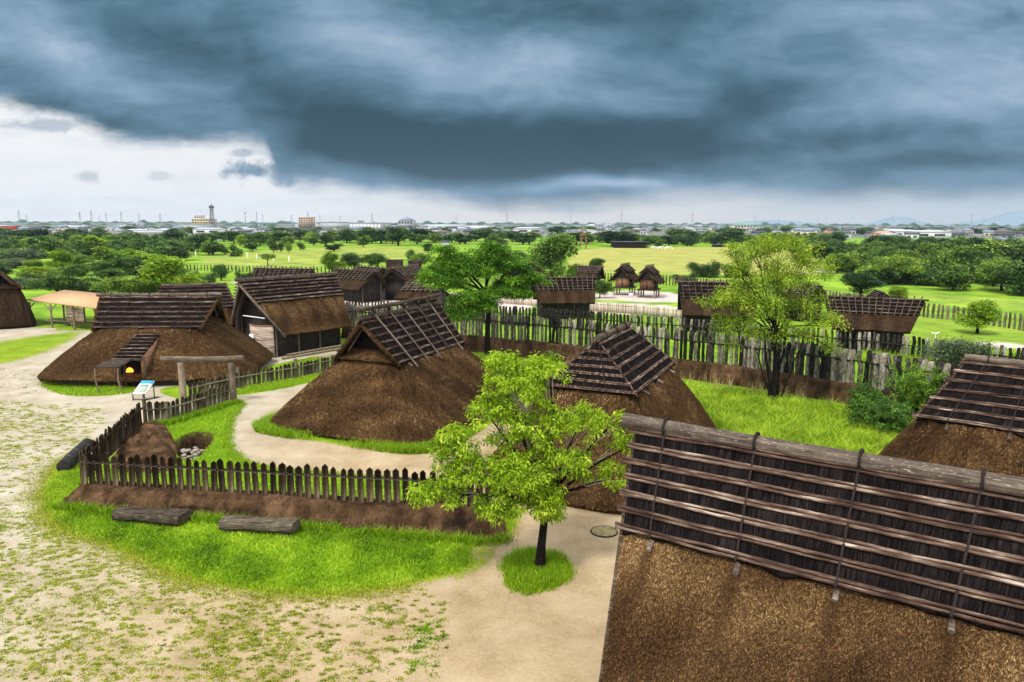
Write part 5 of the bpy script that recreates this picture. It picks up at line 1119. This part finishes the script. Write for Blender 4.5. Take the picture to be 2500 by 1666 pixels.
shrub('shrub', 'grey green bushy shrub growing between the two stake rows at the right', 2330, 905, None, 85, 52, 220, leaf_grey, 43, L=.2, w=.08, rc=.5)
shrub('shrub', 'light bush at the far right behind the stakes', 2480, 905, None, 40, 24, 60, leaf_light, 44, L=.2, w=.1, rc=.4)
shrub('shrub', 'small leafy weed at the foot of the stakes right of the loose tree', 2010, 920, 50.5, 26, 14, 30, leaf_light, 45, 3)
bpy.data.objects[-1] if False else None
# ---- prototypes of far trees (unit: about 6 m high)
def proto(name, kind, leafm, seed, fine=False):
    root = empty(name, (0, 0, -50)); r = random.Random(seed); H = 6.; bl = []
    k = 2 if fine else 1
    if kind == 'round':
        for i in range(9): a = r.uniform(0, 6.28); q = r.uniform(0, 1.5); bl.append(((math.cos(a) * q, math.sin(a) * q, r.uniform(1.9, 4.7) - q * .3), (r.uniform(.8, 1.3), r.uniform(.8, 1.3), r.uniform(.7, 1.2)), 16 * k))
    elif kind == 'bush':
        for i in range(10): a = r.uniform(0, 6.28); q = r.uniform(.4, 2.2); bl.append(((math.cos(a) * q, math.sin(a) * q, r.uniform(1., 4.2) * (1 - q * .12)), (r.uniform(1, 1.7), r.uniform(1, 1.7), r.uniform(.9, 1.4)), 16 * k))
    elif kind == 'umbrella':
        for i in range(9): a = r.uniform(0, 6.28); q = r.uniform(.6, 2.6); bl.append(((math.cos(a) * q, math.sin(a) * q, 4.6 - q * .25 + r.uniform(-.7, .4)), (r.uniform(.9, 1.5), r.uniform(.9, 1.5), r.uniform(.35, .6)), 14 * k))
    elif kind == 'tall':
        for i in range(9): z = 1.8 + i * .42; q = (1 - abs(z - 3.3) / 3.4) * 1.1; a = r.uniform(0, 6.28); bl.append(((math.cos(a) * q * .6, math.sin(a) * q * .6, z), (q + .35, q + .35, .8), 15 * k))
    pts, wh = crown_pts(bl, seed, .5, -.8); tm = MB(); top = 2.2 if kind != 'umbrella' else 2.8
    tm.tube([(0, 0, -.2), (.06, .03, top * .5), (0, 0, top)], [.2, .15, .12], 6)
    rg = random.Random(seed)
    for c, rad, n in bl: limb(tm, (0, 0, top * .8), c, .08, .03, rg, .05, 3)
    tm.build('trunk', trunkm, root); leaves_mesh('crown', pts, .62 if fine else .75, 34 if fine else 20, .26 if fine else .46, .15 if fine else .30, leafm, root, seed, None, .1, 0, .7)
    return root
PR = {}
for i, (k_, kd, lm, fn) in enumerate((('rd', 'round', leaf_dark, 0), ('rd2', 'round', leaf_dark, 0), ('rm', 'round', leaf_far, 0), ('rm2', 'round', leaf_far, 0), ('bd', 'bush', leaf_dark, 0), ('bm', 'bush', leaf_far, 0), ('bm2', 'bush', leaf_far, 0), ('ul', 'umbrella', leaf_far, 0), ('tl', 'tall', leaf_dark, 0), ('lr', 'round', leaf_light, 0),
        ('Fb', 'bush', leaf_far, 1), ('Fd', 'bush', leaf_dark, 1), ('Fr', 'round', leaf_dark, 1), ('Fl', 'round', leaf_light, 1), ('Fy', 'bush', leaf_yellow, 1), ('Fu', 'umbrella', leaf_far, 1), ('Fg', 'bush', leaf_grey, 1))):
    PR[k_] = proto('tree', kd, lm, 60 + i, bool(fn))
used = set(); rt2 = random.Random(77)
def far_tree(kind, px, ybase, ytop, wpx, label, group=None, name='tree', Y=None):
    b = P(px, ybase) if Y is None else np.array([at(px, ybase, Y)[0], Y, 0]); Y = b[1]; h = (zat(px, ytop, Y)); w = wpx * Y / F
    ref = {'r': 4.2, 'b': 6.0, 'u': 6.4, 't': 3.0}[PRK[kind]]; s = (w / ref, w / ref, h / (5.7 if PRK[kind] != 'u' else 5.3))
    if kind not in used: used.add(kind); r_ = PR[kind]; r_.location = b; r_.rotation_euler = (0, 0, rt2.uniform(0, 6.28)); r_.scale = s; tag(r_, label, 'tree', group); r_.name = name; return r_
    r_ = copy_thing(PR[kind], b, rt2.uniform(0, 6.28), s, label, 'tree', group)
    if 'group' in r_ and not group: del r_['group']
    return r_
PRK = dict(rd='r', rd2='r', rm='r', rm2='r', bd='b', bm='b', bm2='b', ul='u', tl='t', lr='r', Fb='b', Fd='b', Fr='r', Fl='r', Fy='b', Fu='u', Fg='b')
for a in [('Fr', 1345, 700, 562, 108, 'big dark round crowned tree above the long lattice roof'), ('Fb', 1408, 700, 632, 46, 'mid green bush right of the big dark tree'), ('Fu', 1453, 680, 629, 46, 'small flat topped pine like tree above the small weathered roof'),
    ('Fb', 1464, 728, 674, 60, 'dense bush right of the long lattice roof'), ('Fb', 1310, 672, 616, 70, 'pale green trees just left of the big dark tree'), ('Fd', 1722, 676, 616, 84, 'dark spreading tree right of the granaries'), ('Fd', 1672, 690, 656, 60, 'low dark bush between the granaries and the loose tree'),
    ('Fd', 1795, 678, 622, 70, 'dark tree partly behind the loose yellow green tree'), ('Fr', 2101, 727, 662, 96, 'rounded dark green tree above the rightmost far house'), ('Fy', 2192, 728, 684, 52, 'small fresh yellow green tree on the meadow at the right'), ('Fl', 2386, 814, 726, 92, 'bright yellow green umbrella tree alone on the near meadow at the right'),
    ('Fl', 148, 668, 604, 66, 'light green flat crowned tree with a visible trunk at the left'), ('Fr', 188, 622, 584, 32, 'small dark round tree behind the flat crowned one at the left'), ('Fg', 38, 645, 590, 110, 'wide grey green tree at the left edge of the park'), ('Fy', 92, 680, 636, 78, 'bright bush behind the stakes right of the left edge hut'),
    ('Fb', 140, 722, 656, 100, 'wide green bush directly behind the shed, left one'), ('Fd', 215, 722, 650, 110, 'dark wide bush directly behind the shed, middle one'), ('Fb', 290, 726, 664, 100, 'green bush behind the shed, right one'), ('Fl', 415, 724, 614, 132, 'large bright green tree behind the long hut'), ('Fy', 446, 726, 646, 74, 'yellow green tree at the right flank of the large bright one'), ('Fy', 352, 722, 664, 80, 'bright bush left of the large bright tree'),
    ('Fb', 307, 670, 616, 86, 'dull green rounded tree in the middle of the left park'), ('Fb', 262, 640, 602, 62, 'dull green tree behind the rounded one in the left park'), ('Fd', 502, 696, 644, 62, 'very dark rounded bush right of the large bright tree'), ('Fr', 540, 686, 644, 44, 'dark rounded tree between two dark bushes'), ('Fd', 596, 690, 646, 44, 'dark bush left of the lattice roof above the gabled house'),
    ('Fl', 812, 668, 611, 58, 'yellow green tree with a dark trunk above the far thatched houses'), ('Fb', 866, 660, 608, 80, 'dull green tree group behind the far thatched houses, left one'), ('Fb', 922, 656, 610, 70, 'dull green tree group behind the far thatched houses, right one'), ('Fu', 654, 650, 619, 48, 'small flat topped tree in the left meadow'),
    ('Fb', 1000, 640, 603, 34, 'left of two close trees in the middle meadow'), ('Fb', 1026, 652, 610, 54, 'right of two close trees in the middle meadow'), ('rd', 484, 616, 566, 50, 'tall dark tree standing out in the left park'), ('rd', 310, 618, 580, 60, 'dark tree cluster in the left park, far one'), ('lr', 405, 620, 584, 46, 'light tree beside the dark ones in the left park'),
    ('rm', 445, 621, 595, 42, 'rounded mid green tree in the left park'), ('rm2', 510, 622, 589, 40, 'mid green tree right of the tall dark one in the left park'), ('rm', 549, 622, 600, 24, 'small tree in the left meadow'), ('bm', 576, 626, 590, 44, 'bushy tree in the left meadow near the low roof'), ('rd2', 616, 615, 588, 34, 'dark tree in the left meadow near the low roof'),
    ('rm', 668, 617, 584, 26, 'left of three young trees in the meadow'), ('rm2', 686, 616, 594, 20, 'middle of three young trees in the meadow'), ('lr', 704, 618, 588, 18, 'right of three young trees in the meadow'), ('rd', 734, 612, 588, 18, 'small dark tree in the meadow before the dark roof'), ('rm2', 766, 600, 579, 30, 'round tree alone before the tree belt'), ('rd', 816, 614, 592, 40, 'dark round tree above the yellow green one'),
    ('tl', 1045, 618, 595, 24, 'small dark tree before the belt in the middle'), ('rd2', 972, 600, 546, 62, 'tallest dark tree of the belt behind the middle meadow'), ('bm', 1260, 640, 606, 60, 'green trees behind the umbrella shaped tree'), ('ul', 1222, 618, 585, 34, 'light tree just above the umbrella shaped tree'), ('Fl', 2026, 668, 618, 34, 'young tree on the meadow right of the loose tree'), ('rm', 1580, 604, 574, 0 or 30, 'tree beside the dark pavilion'), ('Fg', 60, 706, 664, 60, 'grey green bush beside the left edge hut')]:
    far_tree(*a)
# belts: trees one can tell apart, but of one look
def belt(kinds, n, x0, x1, yb0, yb1, hp, wp, label, group, seed, f=None):
    r = random.Random(seed)
    for i in range(n):
        px = x0 + (x1 - x0) * (i + r.random()) / n; yb = r.uniform(yb0, yb1)
        if f: yb = f(px, r)
        s = (yb - 541) / 50.
        far_tree(r.choice(kinds), px, yb, yb - max(hp[0], r.uniform(*hp)) * s ** .75, r.uniform(*wp) * s ** .75, label, group)
D_ = ['rd', 'rd2', 'bd', 'tl', 'rm', 'bm']
belt(D_, 62, -40, 1300, 588, 598, (24, 33), (34, 52), 'one of the dark green trees of the distant belt left of the middle', 'dark trees of the distant belt, left half', 1)
belt(['rd', 'rm', 'bm', 'bm2', 'lr'], 34, -40, 520, 600, 625, (24, 32), (34, 52), 'one of the mixed green trees scattered before the belt on the left', 'mixed trees before the belt on the left', 2)
belt(D_, 40, 1380, 2060, 590, 602, (24, 33), (32, 50), 'one of the dark green trees of the distant belt right of the middle', 'dark trees of the distant belt, right half', 3)
belt(['rd', 'rd2', 'bd', 'bm', 'bm2', 'rm'], 40, 1950, 2560, 606, 645, (27, 35), (40, 58), 'one of the trees in the back rows of the wood at the right', 'trees of the wood at the right, back rows', 4)
belt(['Fd', 'Fb', 'Fr', 'bd', 'bm'], 26, 2120, 2560, 650, 700, (30, 40), (38, 52), 'one of the full crowned trees along the front edge of the wood at the right', 'trees of the wood at the right, front edge', 5, lambda px, r: min(722, max(640, 668 + (px - 2120) * .12 + r.uniform(-26, 26))))
belt(['Fb', 'Fd', 'bm'], 10, 2040, 2200, 640, 668, (28, 36), (40, 54), 'one of the trees at the left end of the wood on the right', 'trees at the left end of the wood on the right', 8)
belt(['Fb', 'Fl', 'Fb', 'Fg', 'Fd'], 14, -50, 420, 652, 690, (17, 22), (30, 44), 'one of the mixed leafy trees in the near part of the left park', 'near trees of the left park', 9)
belt(['rm', 'lr', 'bm', 'rd'], 14, -50, 470, 622, 650, (20, 28), (30, 44), 'one of the mixed leafy trees in the middle of the left park', 'middle trees of the left park', 10)
belt(['rm', 'lr', 'rm2'], 12, 560, 960, 590, 604, (20, 28), (26, 40), 'one of the lighter trees in front of the belt behind the left meadow', 'lighter trees in front of the belt', 6)
belt(['bm', 'bd', 'rm'], 46, -60, 2560, 566, 574, (22, 30), (50, 90), 'one of the small dark trees between the belt and the town', 'small trees between the belt and the town', 7)
for k_, r_ in PR.items():
    if k_ not in used:
        for ch in list(r_.children): bpy.data.objects.remove(ch)
        bpy.data.objects.remove(r_)
# ------------------------------------------------------------------ park buildings
def block(name, label, px, yb, wpx, hpx, depth, wallm, roofm, roof='flat', cat='building', over=.4, windows=0, group=None, yaw=0., wm=None):
    b = P(px, yb); s = b[1] / F; w = wpx * s; h = hpx * s * 1.0; d = depth; root = empty(name, b, yaw, label, cat, group)
    hr = h * (.32 if roof != 'flat' else .06)
    q = MB(); q.box((0, d / 2, (h - hr) / 2), (w / 2, d / 2, (h - hr) / 2)); q.build('wall', wallm, root)
    if roof == 'flat': q = MB(); q.box((0, d / 2, h - hr / 2), (w / 2 + over, d / 2 + over, hr / 2)); q.build('roof', roofm, root)
    else:
        o_ = over; z0 = h - hr; rl = w / 2 + o_ if roof == 'gable' else w / 2 - d * .3; rl = max(rl, .1)
        q = MB(); q.add([(-w / 2 - o_, -o_, z0), (w / 2 + o_, -o_, z0), (w / 2 + o_, d + o_, z0), (-w / 2 - o_, d + o_, z0), (-rl, d / 2, h), (rl, d / 2, h)], [(0, 1, 5, 4), (2, 3, 4, 5), (0, 3, 2, 1)], [(0, 4, 3), (1, 2, 5)]); q.build('roof', roofm, root)
    if windows:
        nf, nw = windows
        for f in range(nf):
            for k in range(nw):
                q = MB(); q.box((-w / 2 + w * (k + .5) / nw, -.03, (h - hr) * (f + .55) / nf), (w / nw * .34, .05, (h - hr) / nf * .26)); q.build('window', wm or black_p, root)
    return root
cw = [flat('wall_white', (.60, .61, .61)), flat('wall_cream', (.52, .46, .36)), flat('wall_grey', (.32, .33, .34)), flat('wall_tan', (.42, .29, .19)), flat('wall_pink', (.60, .34, .26))]
cr = [flat('roof_slate', (.085, .095, .11)), flat('roof_dark', (.045, .05, .06)), flat('roof_bluegrey', (.17, .22, .28)), flat('roof_brown', (.13, .085, .07)), flat('roof_silver', (.40, .43, .46)), flat('roof_green', (.13, .27, .22)), flat('roof_red', (.45, .05, .035)), flat('roof_teal', (.24, .42, .40)), flat('brick_red', (.25, .07, .05))]
block('park_house', 'long low pale roofed house among the trees of the left park', 590, 587, 116, 9, 9, dark_wood, cr[4], 'gable', windows=0)
block('park_house', 'small grey roofed house left of the long pale roofed one in the left park', 532, 587, 26, 10, 9, cw[0], cr[4], 'hip')
block('park_house', 'dark roofed shelter at the right end of the left meadow', 719, 586, 38, 11, 9, dark_wood, cr[1], 'gable')
block('pavilion', 'dark open pavilion at the far edge of the bright lawn', 1540, 606, 74, 15, 12, dark_wood, cr[1], 'flat', 'pavilion', 1.5)
block('park_house', 'small blue grey hipped roof inside the wood at the right', 2192, 668, 40, 26, 8, cw[2], cr[2], 'hip')
block('park_house', 'tiny dark roof hut at the edge of the belt right of the bright lawn', 1757, 604, 22, 8, 6, dark_wood, cr[1], 'hip')
block('park_house', 'small white fronted house in the belt behind the middle meadow', 1086, 600, 16, 12, 6, cw[0], cr[1], 'gable')
for i, px in enumerate((1598, 1616, 1634)):
    p = P(px, 609); t_ = empty('tent_frame', p, 0, ('left', 'middle', 'right')[i] + ' of the three white arched frames on the far edge of the lawn', 'frame', 'white frames on the lawn'); s = p[1] / F
    q = MB(); w = 8 * s; q.tube([(-w, 0, 0), (-w, 0, 3 * s), (-w * .5, 0, 5.6 * s), (0, 0, 6.4 * s), (w * .5, 0, 5.6 * s), (w, 0, 3 * s), (w, 0, 0)], .14, 5); q.build('front_arch', white_p, t_)
    q = MB(); q.tube([(-w * .6, 5, 0), (-w * .6, 5, 4 * s), (0, 5, 6 * s), (w * .6, 5, 4 * s), (w * .6, 5, 0)], .12, 5); q.build('rear_arch', white_p, t_)
p = P(1424, 608); wt = empty('watchtower', p, 0, 'small reddish brown wooden watchtower rising from the distant belt', 'tower'); s = p[1] / F
for sx in (-1, 1):
    for sy in (-1, 1): q = MB(); q.tube([(sx * 7 * s, sy * 7 * s, 0), (sx * 5.5 * s, sy * 5.5 * s, 34 * s)], .22, 6); q.build('leg', warm_wood, wt)
for z in (12, 24): q = MB(); q.beam((-6.4 * s, -6.4 * s, z * s), (6.4 * s, -6.4 * s, z * s), .25, .25); q.build('crossbar', warm_wood, wt)
q = MB(); q.box((0, 0, 33 * s), (7.5 * s, 7.5 * s, 3 * s)); q.build('platform', warm_wood, wt)
q = MB(); q.add([(-9 * s, -9 * s, 41 * s), (9 * s, -9 * s, 41 * s), (9 * s, 9 * s, 41 * s), (-9 * s, 9 * s, 41 * s), (-5 * s, 0, 48 * s), (5 * s, 0, 48 * s)], [(0, 1, 5, 4), (2, 3, 4, 5)], [(0, 4, 3), (1, 2, 5)]); q.build('roof', cr[3], wt)
for sx in (-1, 1): q = MB(); q.tube([(sx * 6 * s, 0, 33 * s), (sx * 6 * s, 0, 42 * s)], .2, 5); q.build('roof_post', warm_wood, wt)
for i, (px, py, w_) in enumerate(((478, 626, 'first'), (604, 630, 'second'), (627, 634, 'third'), (668, 638, 'fourth'), (706, 641, 'fifth'))):
    p = P(px, py); q = MB(); q.tube([(0, 0, 0), (0, 0, .8), (0, 0, 1.5)], [.08, .22, .16], 6); q.tube([(0, 0, 1.5), (0, 0, 1.8)], .1, 6); o_ = q.build('field_banner', white_p, None); o_.location = p; tag(o_, w_ + ' from the left of the white pole banners in the left meadow', 'banner', 'white banners in the meadow')
# ------------------------------------------------------------------ town
block('apartment_building', 'brown six storey apartment block rising above the town left of the middle', 747, 559, 34, 28, 14, cw[3], cw[1], windows=(6, 6))
block('office_building', 'yellow ochre building stepped below the lattice mast', 495, 553, 52, 18, 20, flat('wall_ochre', (.48, .36, .16)), cw[1], windows=(3, 8))
block('office_building', 'small ochre upper block on the stepped building below the mast', 486, 549, 22, 22, 15, cw[1], flat('roof_ochre', (.40, .31, .15)), windows=(3, 4))
block('factory', 'long pale roofed hall in the town at the left', 60, 570, 100, 8, 30, cw[0], cr[4], 'gable')
block('shop', 'bright red building at the left edge of the town', 6, 568, 26, 17, 20, cr[6], cw[0], windows=(1, 3))
block('shop', 'red and white shop in the town near the left edge', 127, 566, 16, 12, 12, cr[6], cw[0])
block('factory', 'long white roofed hall in the left of the town', 365, 569, 135, 9, 40, cw[0], cr[4], 'gable')
block('shop', 'white building with a blue sign panel in the left of the town', 187, 564, 26, 16, 12, cw[0], cr[2], windows=(2, 4))
block('stand_building', 'wide hall with a pale blue roof band in the middle left of the town', 892, 566, 76, 22, 25, cw[2], cr[4], windows=(1, 9), wm=cw[0])
block('hall', 'grey pyramid roofed hall right of the wide hall', 990, 560, 34, 30, 40, cw[2], cr[2], 'hip', windows=(2, 5))
block('factory', 'long low white factory in the middle of the town', 1085, 562, 100, 13, 40, cw[0], cr[4], 'gable')
block('factory', 'second long pale factory right of the first in the town', 1170, 560, 72, 9, 30, cw[0], cr[4], 'flat')
block('factory', 'teal roofed hall in the middle of the town', 1370, 568, 62, 10, 25, cw[0], cr[7], 'gable')
block('school', 'large building with a green arched roof in the right of the town', 1830, 564, 74, 19, 30, cw[1], cr[5], 'hip', windows=(2, 10))
block('house', 'pink orange house in the right of the town', 2165, 582, 42, 17, 14, cw[4], flat('roof_orange', (.50, .25, .16)), 'hip', windows=(2, 4))
block('house', 'brick red two storey house near the right edge of the town', 2476, 597, 42, 16, 12, cr[8], cr[2], 'hip', windows=(2, 5), wm=cw[0])
block('house', 'pink walled house in the right half of the town', 2028, 572, 18, 14, 10, cw[4], cr[3], 'hip', windows=(2, 3))
block('factory', 'dark grey flat hall right of the brown apartment block', 815, 560, 66, 17, 40, cw[2], cr[2], 'flat')
block('factory', 'pale grey hall below the lattice mast', 470, 566, 66, 18, 30, cw[2], cr[4], 'flat')
hp = []
for i in range(10):
    r_ = empty('house', (0, 0, -80)); w, d, h = [(9, 8, 3.2), (12, 8, 3.0), (8, 7, 5.4), (10, 8, 5.6), (14, 9, 3.4), (20, 12, 4.6), (9, 9, 3.2), (11, 8, 5.2), (30, 16, 5.5), (10, 7, 3.)][i]
    q = MB(); q.box((0, 0, h / 2), (w / 2, d / 2, h / 2)); q.build('wall', cw[(0, 2, 0, 1, 2, 0, 1, 0, 0, 3)[i]], r_)
    rh = 2.2 if i not in (5, 8) else 1.4; rl = w / 2 + .6 if i % 2 else w / 2 - d * .35
    q = MB(); q.add([(-w / 2 - .7, -d / 2 - .7, h), (w / 2 + .7, -d / 2 - .7, h), (w / 2 + .7, d / 2 + .7, h), (-w / 2 - .7, d / 2 + .7, h), (-rl, 0, h + rh), (rl, 0, h + rh)], [(0, 1, 5, 4), (2, 3, 4, 5), (0, 3, 2, 1)], [(0, 4, 3), (1, 2, 5)]); q.build('roof', cr[(0, 1, 0, 2, 3, 4, 1, 0, 4, 2)[i]], r_)
    q = MB(); q.box((w * .2, -d / 2 - .03, h * .55), (w * .14, .05, h * .16)); q.box((-w * .24, -d / 2 - .03, h * .55), (w * .14, .05, h * .16)); q.build('windows', black_p, r_)
    hp.append([r_, False])
rh_ = random.Random(12)
for i in range(285):
    px = rh_.uniform(-60, 2560); t = rh_.random(); yb = 550 + 25 * t ** .9 + (16 * rh_.random() if px > 1850 else 0)
    b = P(px, yb); k = rh_.choice((0, 0, 1, 2, 2, 3, 4, 5, 6, 6, 7, 8, 9, 1, 3)); s = rh_.uniform(.62, 1.0) * (1 + (b[1] > 1200) * .35); g = ('left', 'middle', 'right')[min(2, max(0, int(px / 834)))]; kk = 'pale roofed' if k in (5, 8) else 'dark roofed'; cat = 'hall' if k in (5, 8) else 'house'
    lab = f'one of the small {kk} {cat}s in the {g} third of the distant town'; grp = f'{kk} {cat}s, {g} third of the town'
    if not hp[k][1]:
        hp[k][1] = True; r_ = hp[k][0]; r_.location = b; r_.rotation_euler = (0, 0, rh_.uniform(-.5, .5)); r_.scale = (s,) * 3; tag(r_, lab, cat, grp)
    else: copy_thing(hp[k][0], b, rh_.uniform(-.5, .5), s, lab, cat, grp)
for h_, u_ in hp:
    if not u_:
        for ch in list(h_.children): bpy.data.objects.remove(ch)
        bpy.data.objects.remove(h_)
# lattice mast and pylons
steel = flat('grey_steel', (.10, .105, .11)); palesteel = flat('pale_steel', (.30, .32, .34))
def lattice(root, H, w0, w1, m, n=8, r=.35, nm='leg'):
    for sx in (-1, 1):
        for sy in (-1, 1): q = MB(); q.tube([(sx * w0, sy * w0, 0), (sx * w1, sy * w1, H)], r, 4); q.build(nm, m, root)
    q = MB()
    for k in range(n):
        t0, t1 = k / n, (k + 1) / n; a, b = w0 + (w1 - w0) * t0, w0 + (w1 - w0) * t1
        for (x0, y0, x1, y1) in ((-a, -a, b, -b), (a, -a, -b, -b), (-a, a, b, b), (-a, -a, -b, b), (a, -a, b, b)): q.tube([(x0, y0, H * t0), (x1, y1, H * t1)], r * .6, 4, False)
    q.build('bracing', m, root)
p = P(519, 556); s = p[1] / F; mt = empty('lattice_mast', p, 0, 'dark lattice mast with round antenna platforms beside the ochre building', 'mast'); lattice(mt, 52 * s, 4.5 * s, 2.2 * s, steel, 8, .5)
for z, w in ((46, 6.5), (51, 4.5)): q = MB(); q.tube([(0, 0, z * s), (0, 0, (z + 1.6) * s)], w * s, 12); q.build('platform', steel, mt)
for k in range(6): q = MB(); a = k * 1.05; q.tube([(math.cos(a) * 5.5 * s, math.sin(a) * 5.5 * s, 47 * s), (math.cos(a) * 5.5 * s, math.sin(a) * 5.5 * s, 51 * s)], .8 * s, 6); q.build('antenna', steel, mt)
q = MB(); q.tube([(0, 0, 52 * s), (0, 0, 58 * s)], .5, 5); q.build('spike', steel, mt)
py0 = empty('power_pylon', (0, 0, -80)); lattice(py0, 44, 3.2, .7, palesteel, 6, .28)
for z in (30, 35, 40): q = MB(); q.tube([(-6.5, 0, z), (6.5, 0, z)], .3, 4); q.build('crossarm', palesteel, py0)
first = True
for px, yt in ((48, 514), (66, 524), (196, 517), (224, 514), (243, 524), (260, 520), (297, 517), (340, 520), (392, 520), (627, 518), (642, 523), (752, 518), (712, 524), (781, 524), (830, 526), (908, 519), (1114, 524), (1238, 520), (1393, 526), (1517, 518), (1690, 519), (1843, 526), (1997, 525), (2017, 530), (2178, 522), (2371, 522), (2400, 530)):
    Yp = 2600 if yt < 521 else 3300; b = at(px, 545, Yp); b[2] = 0; s = zat(px, yt, Yp) / 44; kw = dict(label='one of the thin grey power pylons on the horizon ' + ('left of the middle' if px < 1250 else 'right of the middle'), group='power pylons on the horizon ' + ('left' if px < 1250 else 'right') + ' of the middle')
    if first: py0.location = b; py0.scale = (s,) * 3; tag(py0, kw['label'], 'pylon', kw['group']); first = False
    else: copy_thing(py0, b, rh_.uniform(0, 1.5), s, kw['label'], 'pylon', kw['group'])
p = P(600, 553); q = MB(); s = p[1] / F; q.tube([(0, 0, 0), (0, 0, 32 * s)], .5, 6); q.tube([(-2.5 * s, 0, 32 * s), (2.5 * s, 0, 32 * s)], .9, 5); o_ = q.build('light_mast', steel, None); o_.location = p; tag(o_, 'thin dark light mast right of the lattice mast', 'mast')
# ------------------------------------------------------------------ far woodland and hills
def ridge(name, label, px0, px1, Y, f, m, kind, depth=60, step=3, seed=1, zlow=-3):
    r = np.random.default_rng(seed); xs = np.arange(px0, px1, step); G = []
    for j, (dy, kz) in enumerate(((0, 0), (depth * .25, .7), (depth * .5, 1.), (depth, .0))):
        row = []
        for x in xs:
            a = at(x, 545, Y + dy); h = max(.5, f(x, r)); row.append((a[0], Y + dy, (zlow if kz == 0 else h * kz)))
        G.append(row)
    q = MB(); q.grid(np.array(G)); o_ = q.build(name, m, None); o_['kind'] = kind
    if label: o_['label'] = label
    return o_
wood_f = mat('far_foliage', lambda t: t.ramp(t.noise(OBJ(t), .05, 5, .7), [(.35, (.012, .028, .014)), (.55, (.035, .07, .03)), (.7, (.08, .12, .05))]), .95, .05)
def wf(a, b, sc_, sd): 
    rr = np.random.default_rng(sd); k = rr.uniform(.01, .2, 7); ph = rr.uniform(0, 6, 7)
    return lambda x, r: a + b * (sum(math.sin(x * k[i] + ph[i]) for i in range(7)) / 3.5) + r.uniform(-1, 1) * sc_
ridge('far_woodland', 'thin dark line of far woodland along the horizon', -200, 2700, 3600, wf(7, 7, 2.2, 1), wood_f, 'stuff', 80, 2, 1)
ridge('far_woodland', 'broken dark tree line behind the middle of the town', -200, 2700, 2000, wf(1.5, 4.5, 1.5, 2), wood_f, 'stuff', 50, 2, 2)
ridge('far_woodland', 'broken dark tree line inside the town', -200, 2700, 1250, wf(-.5, 4., 1., 5), wood_f, 'stuff', 40, 2, 5)
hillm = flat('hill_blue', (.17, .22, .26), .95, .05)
ridge('hills', None, 2120, 2330, 3900, lambda x, r: 11.5 + 39 * math.exp(-((x - 2212) / 42.) ** 2) + 25 * math.exp(-((x - 2160) / 34.) ** 2) - 6, hillm, 'structure', 300, 6, 3)
ridge('hills', None, 2290, 2760, 4050, lambda x, r: 8 + 108 * (1 / (1 + math.exp(-(x - 2440) / 38.))) * (1 + .06 * math.sin(x * .07)), hillm, 'structure', 400, 6, 4)
ridge('hills', None, 1750, 2130, 4050, lambda x, r: 7 + 22 * math.exp(-((x - 1890) / 90.) ** 2), hillm, 'structure', 300, 8, 6)
# ------------------------------------------------------------------ haze
hz = bpy.data.materials.new('haze_air'); hz.use_nodes = True; t = NT(hz.node_tree)
v = t.n('ShaderNodeVolumePrincipled'); t.set(v, 'Color', (.55, .72, .92)); t.set(v, 'Density', 1 / 13000.); t.set(v, 'Anisotropy', .1)
o_ = t.n('ShaderNodeOutputMaterial'); t.t.links.new(v.outputs[0], o_.inputs['Volume'])
if True:
    q = MB(); q.box((0, 2050, 64), (4700, 2450, 67)); hb = q.build('haze', hz, None); hb['kind'] = 'stuff'
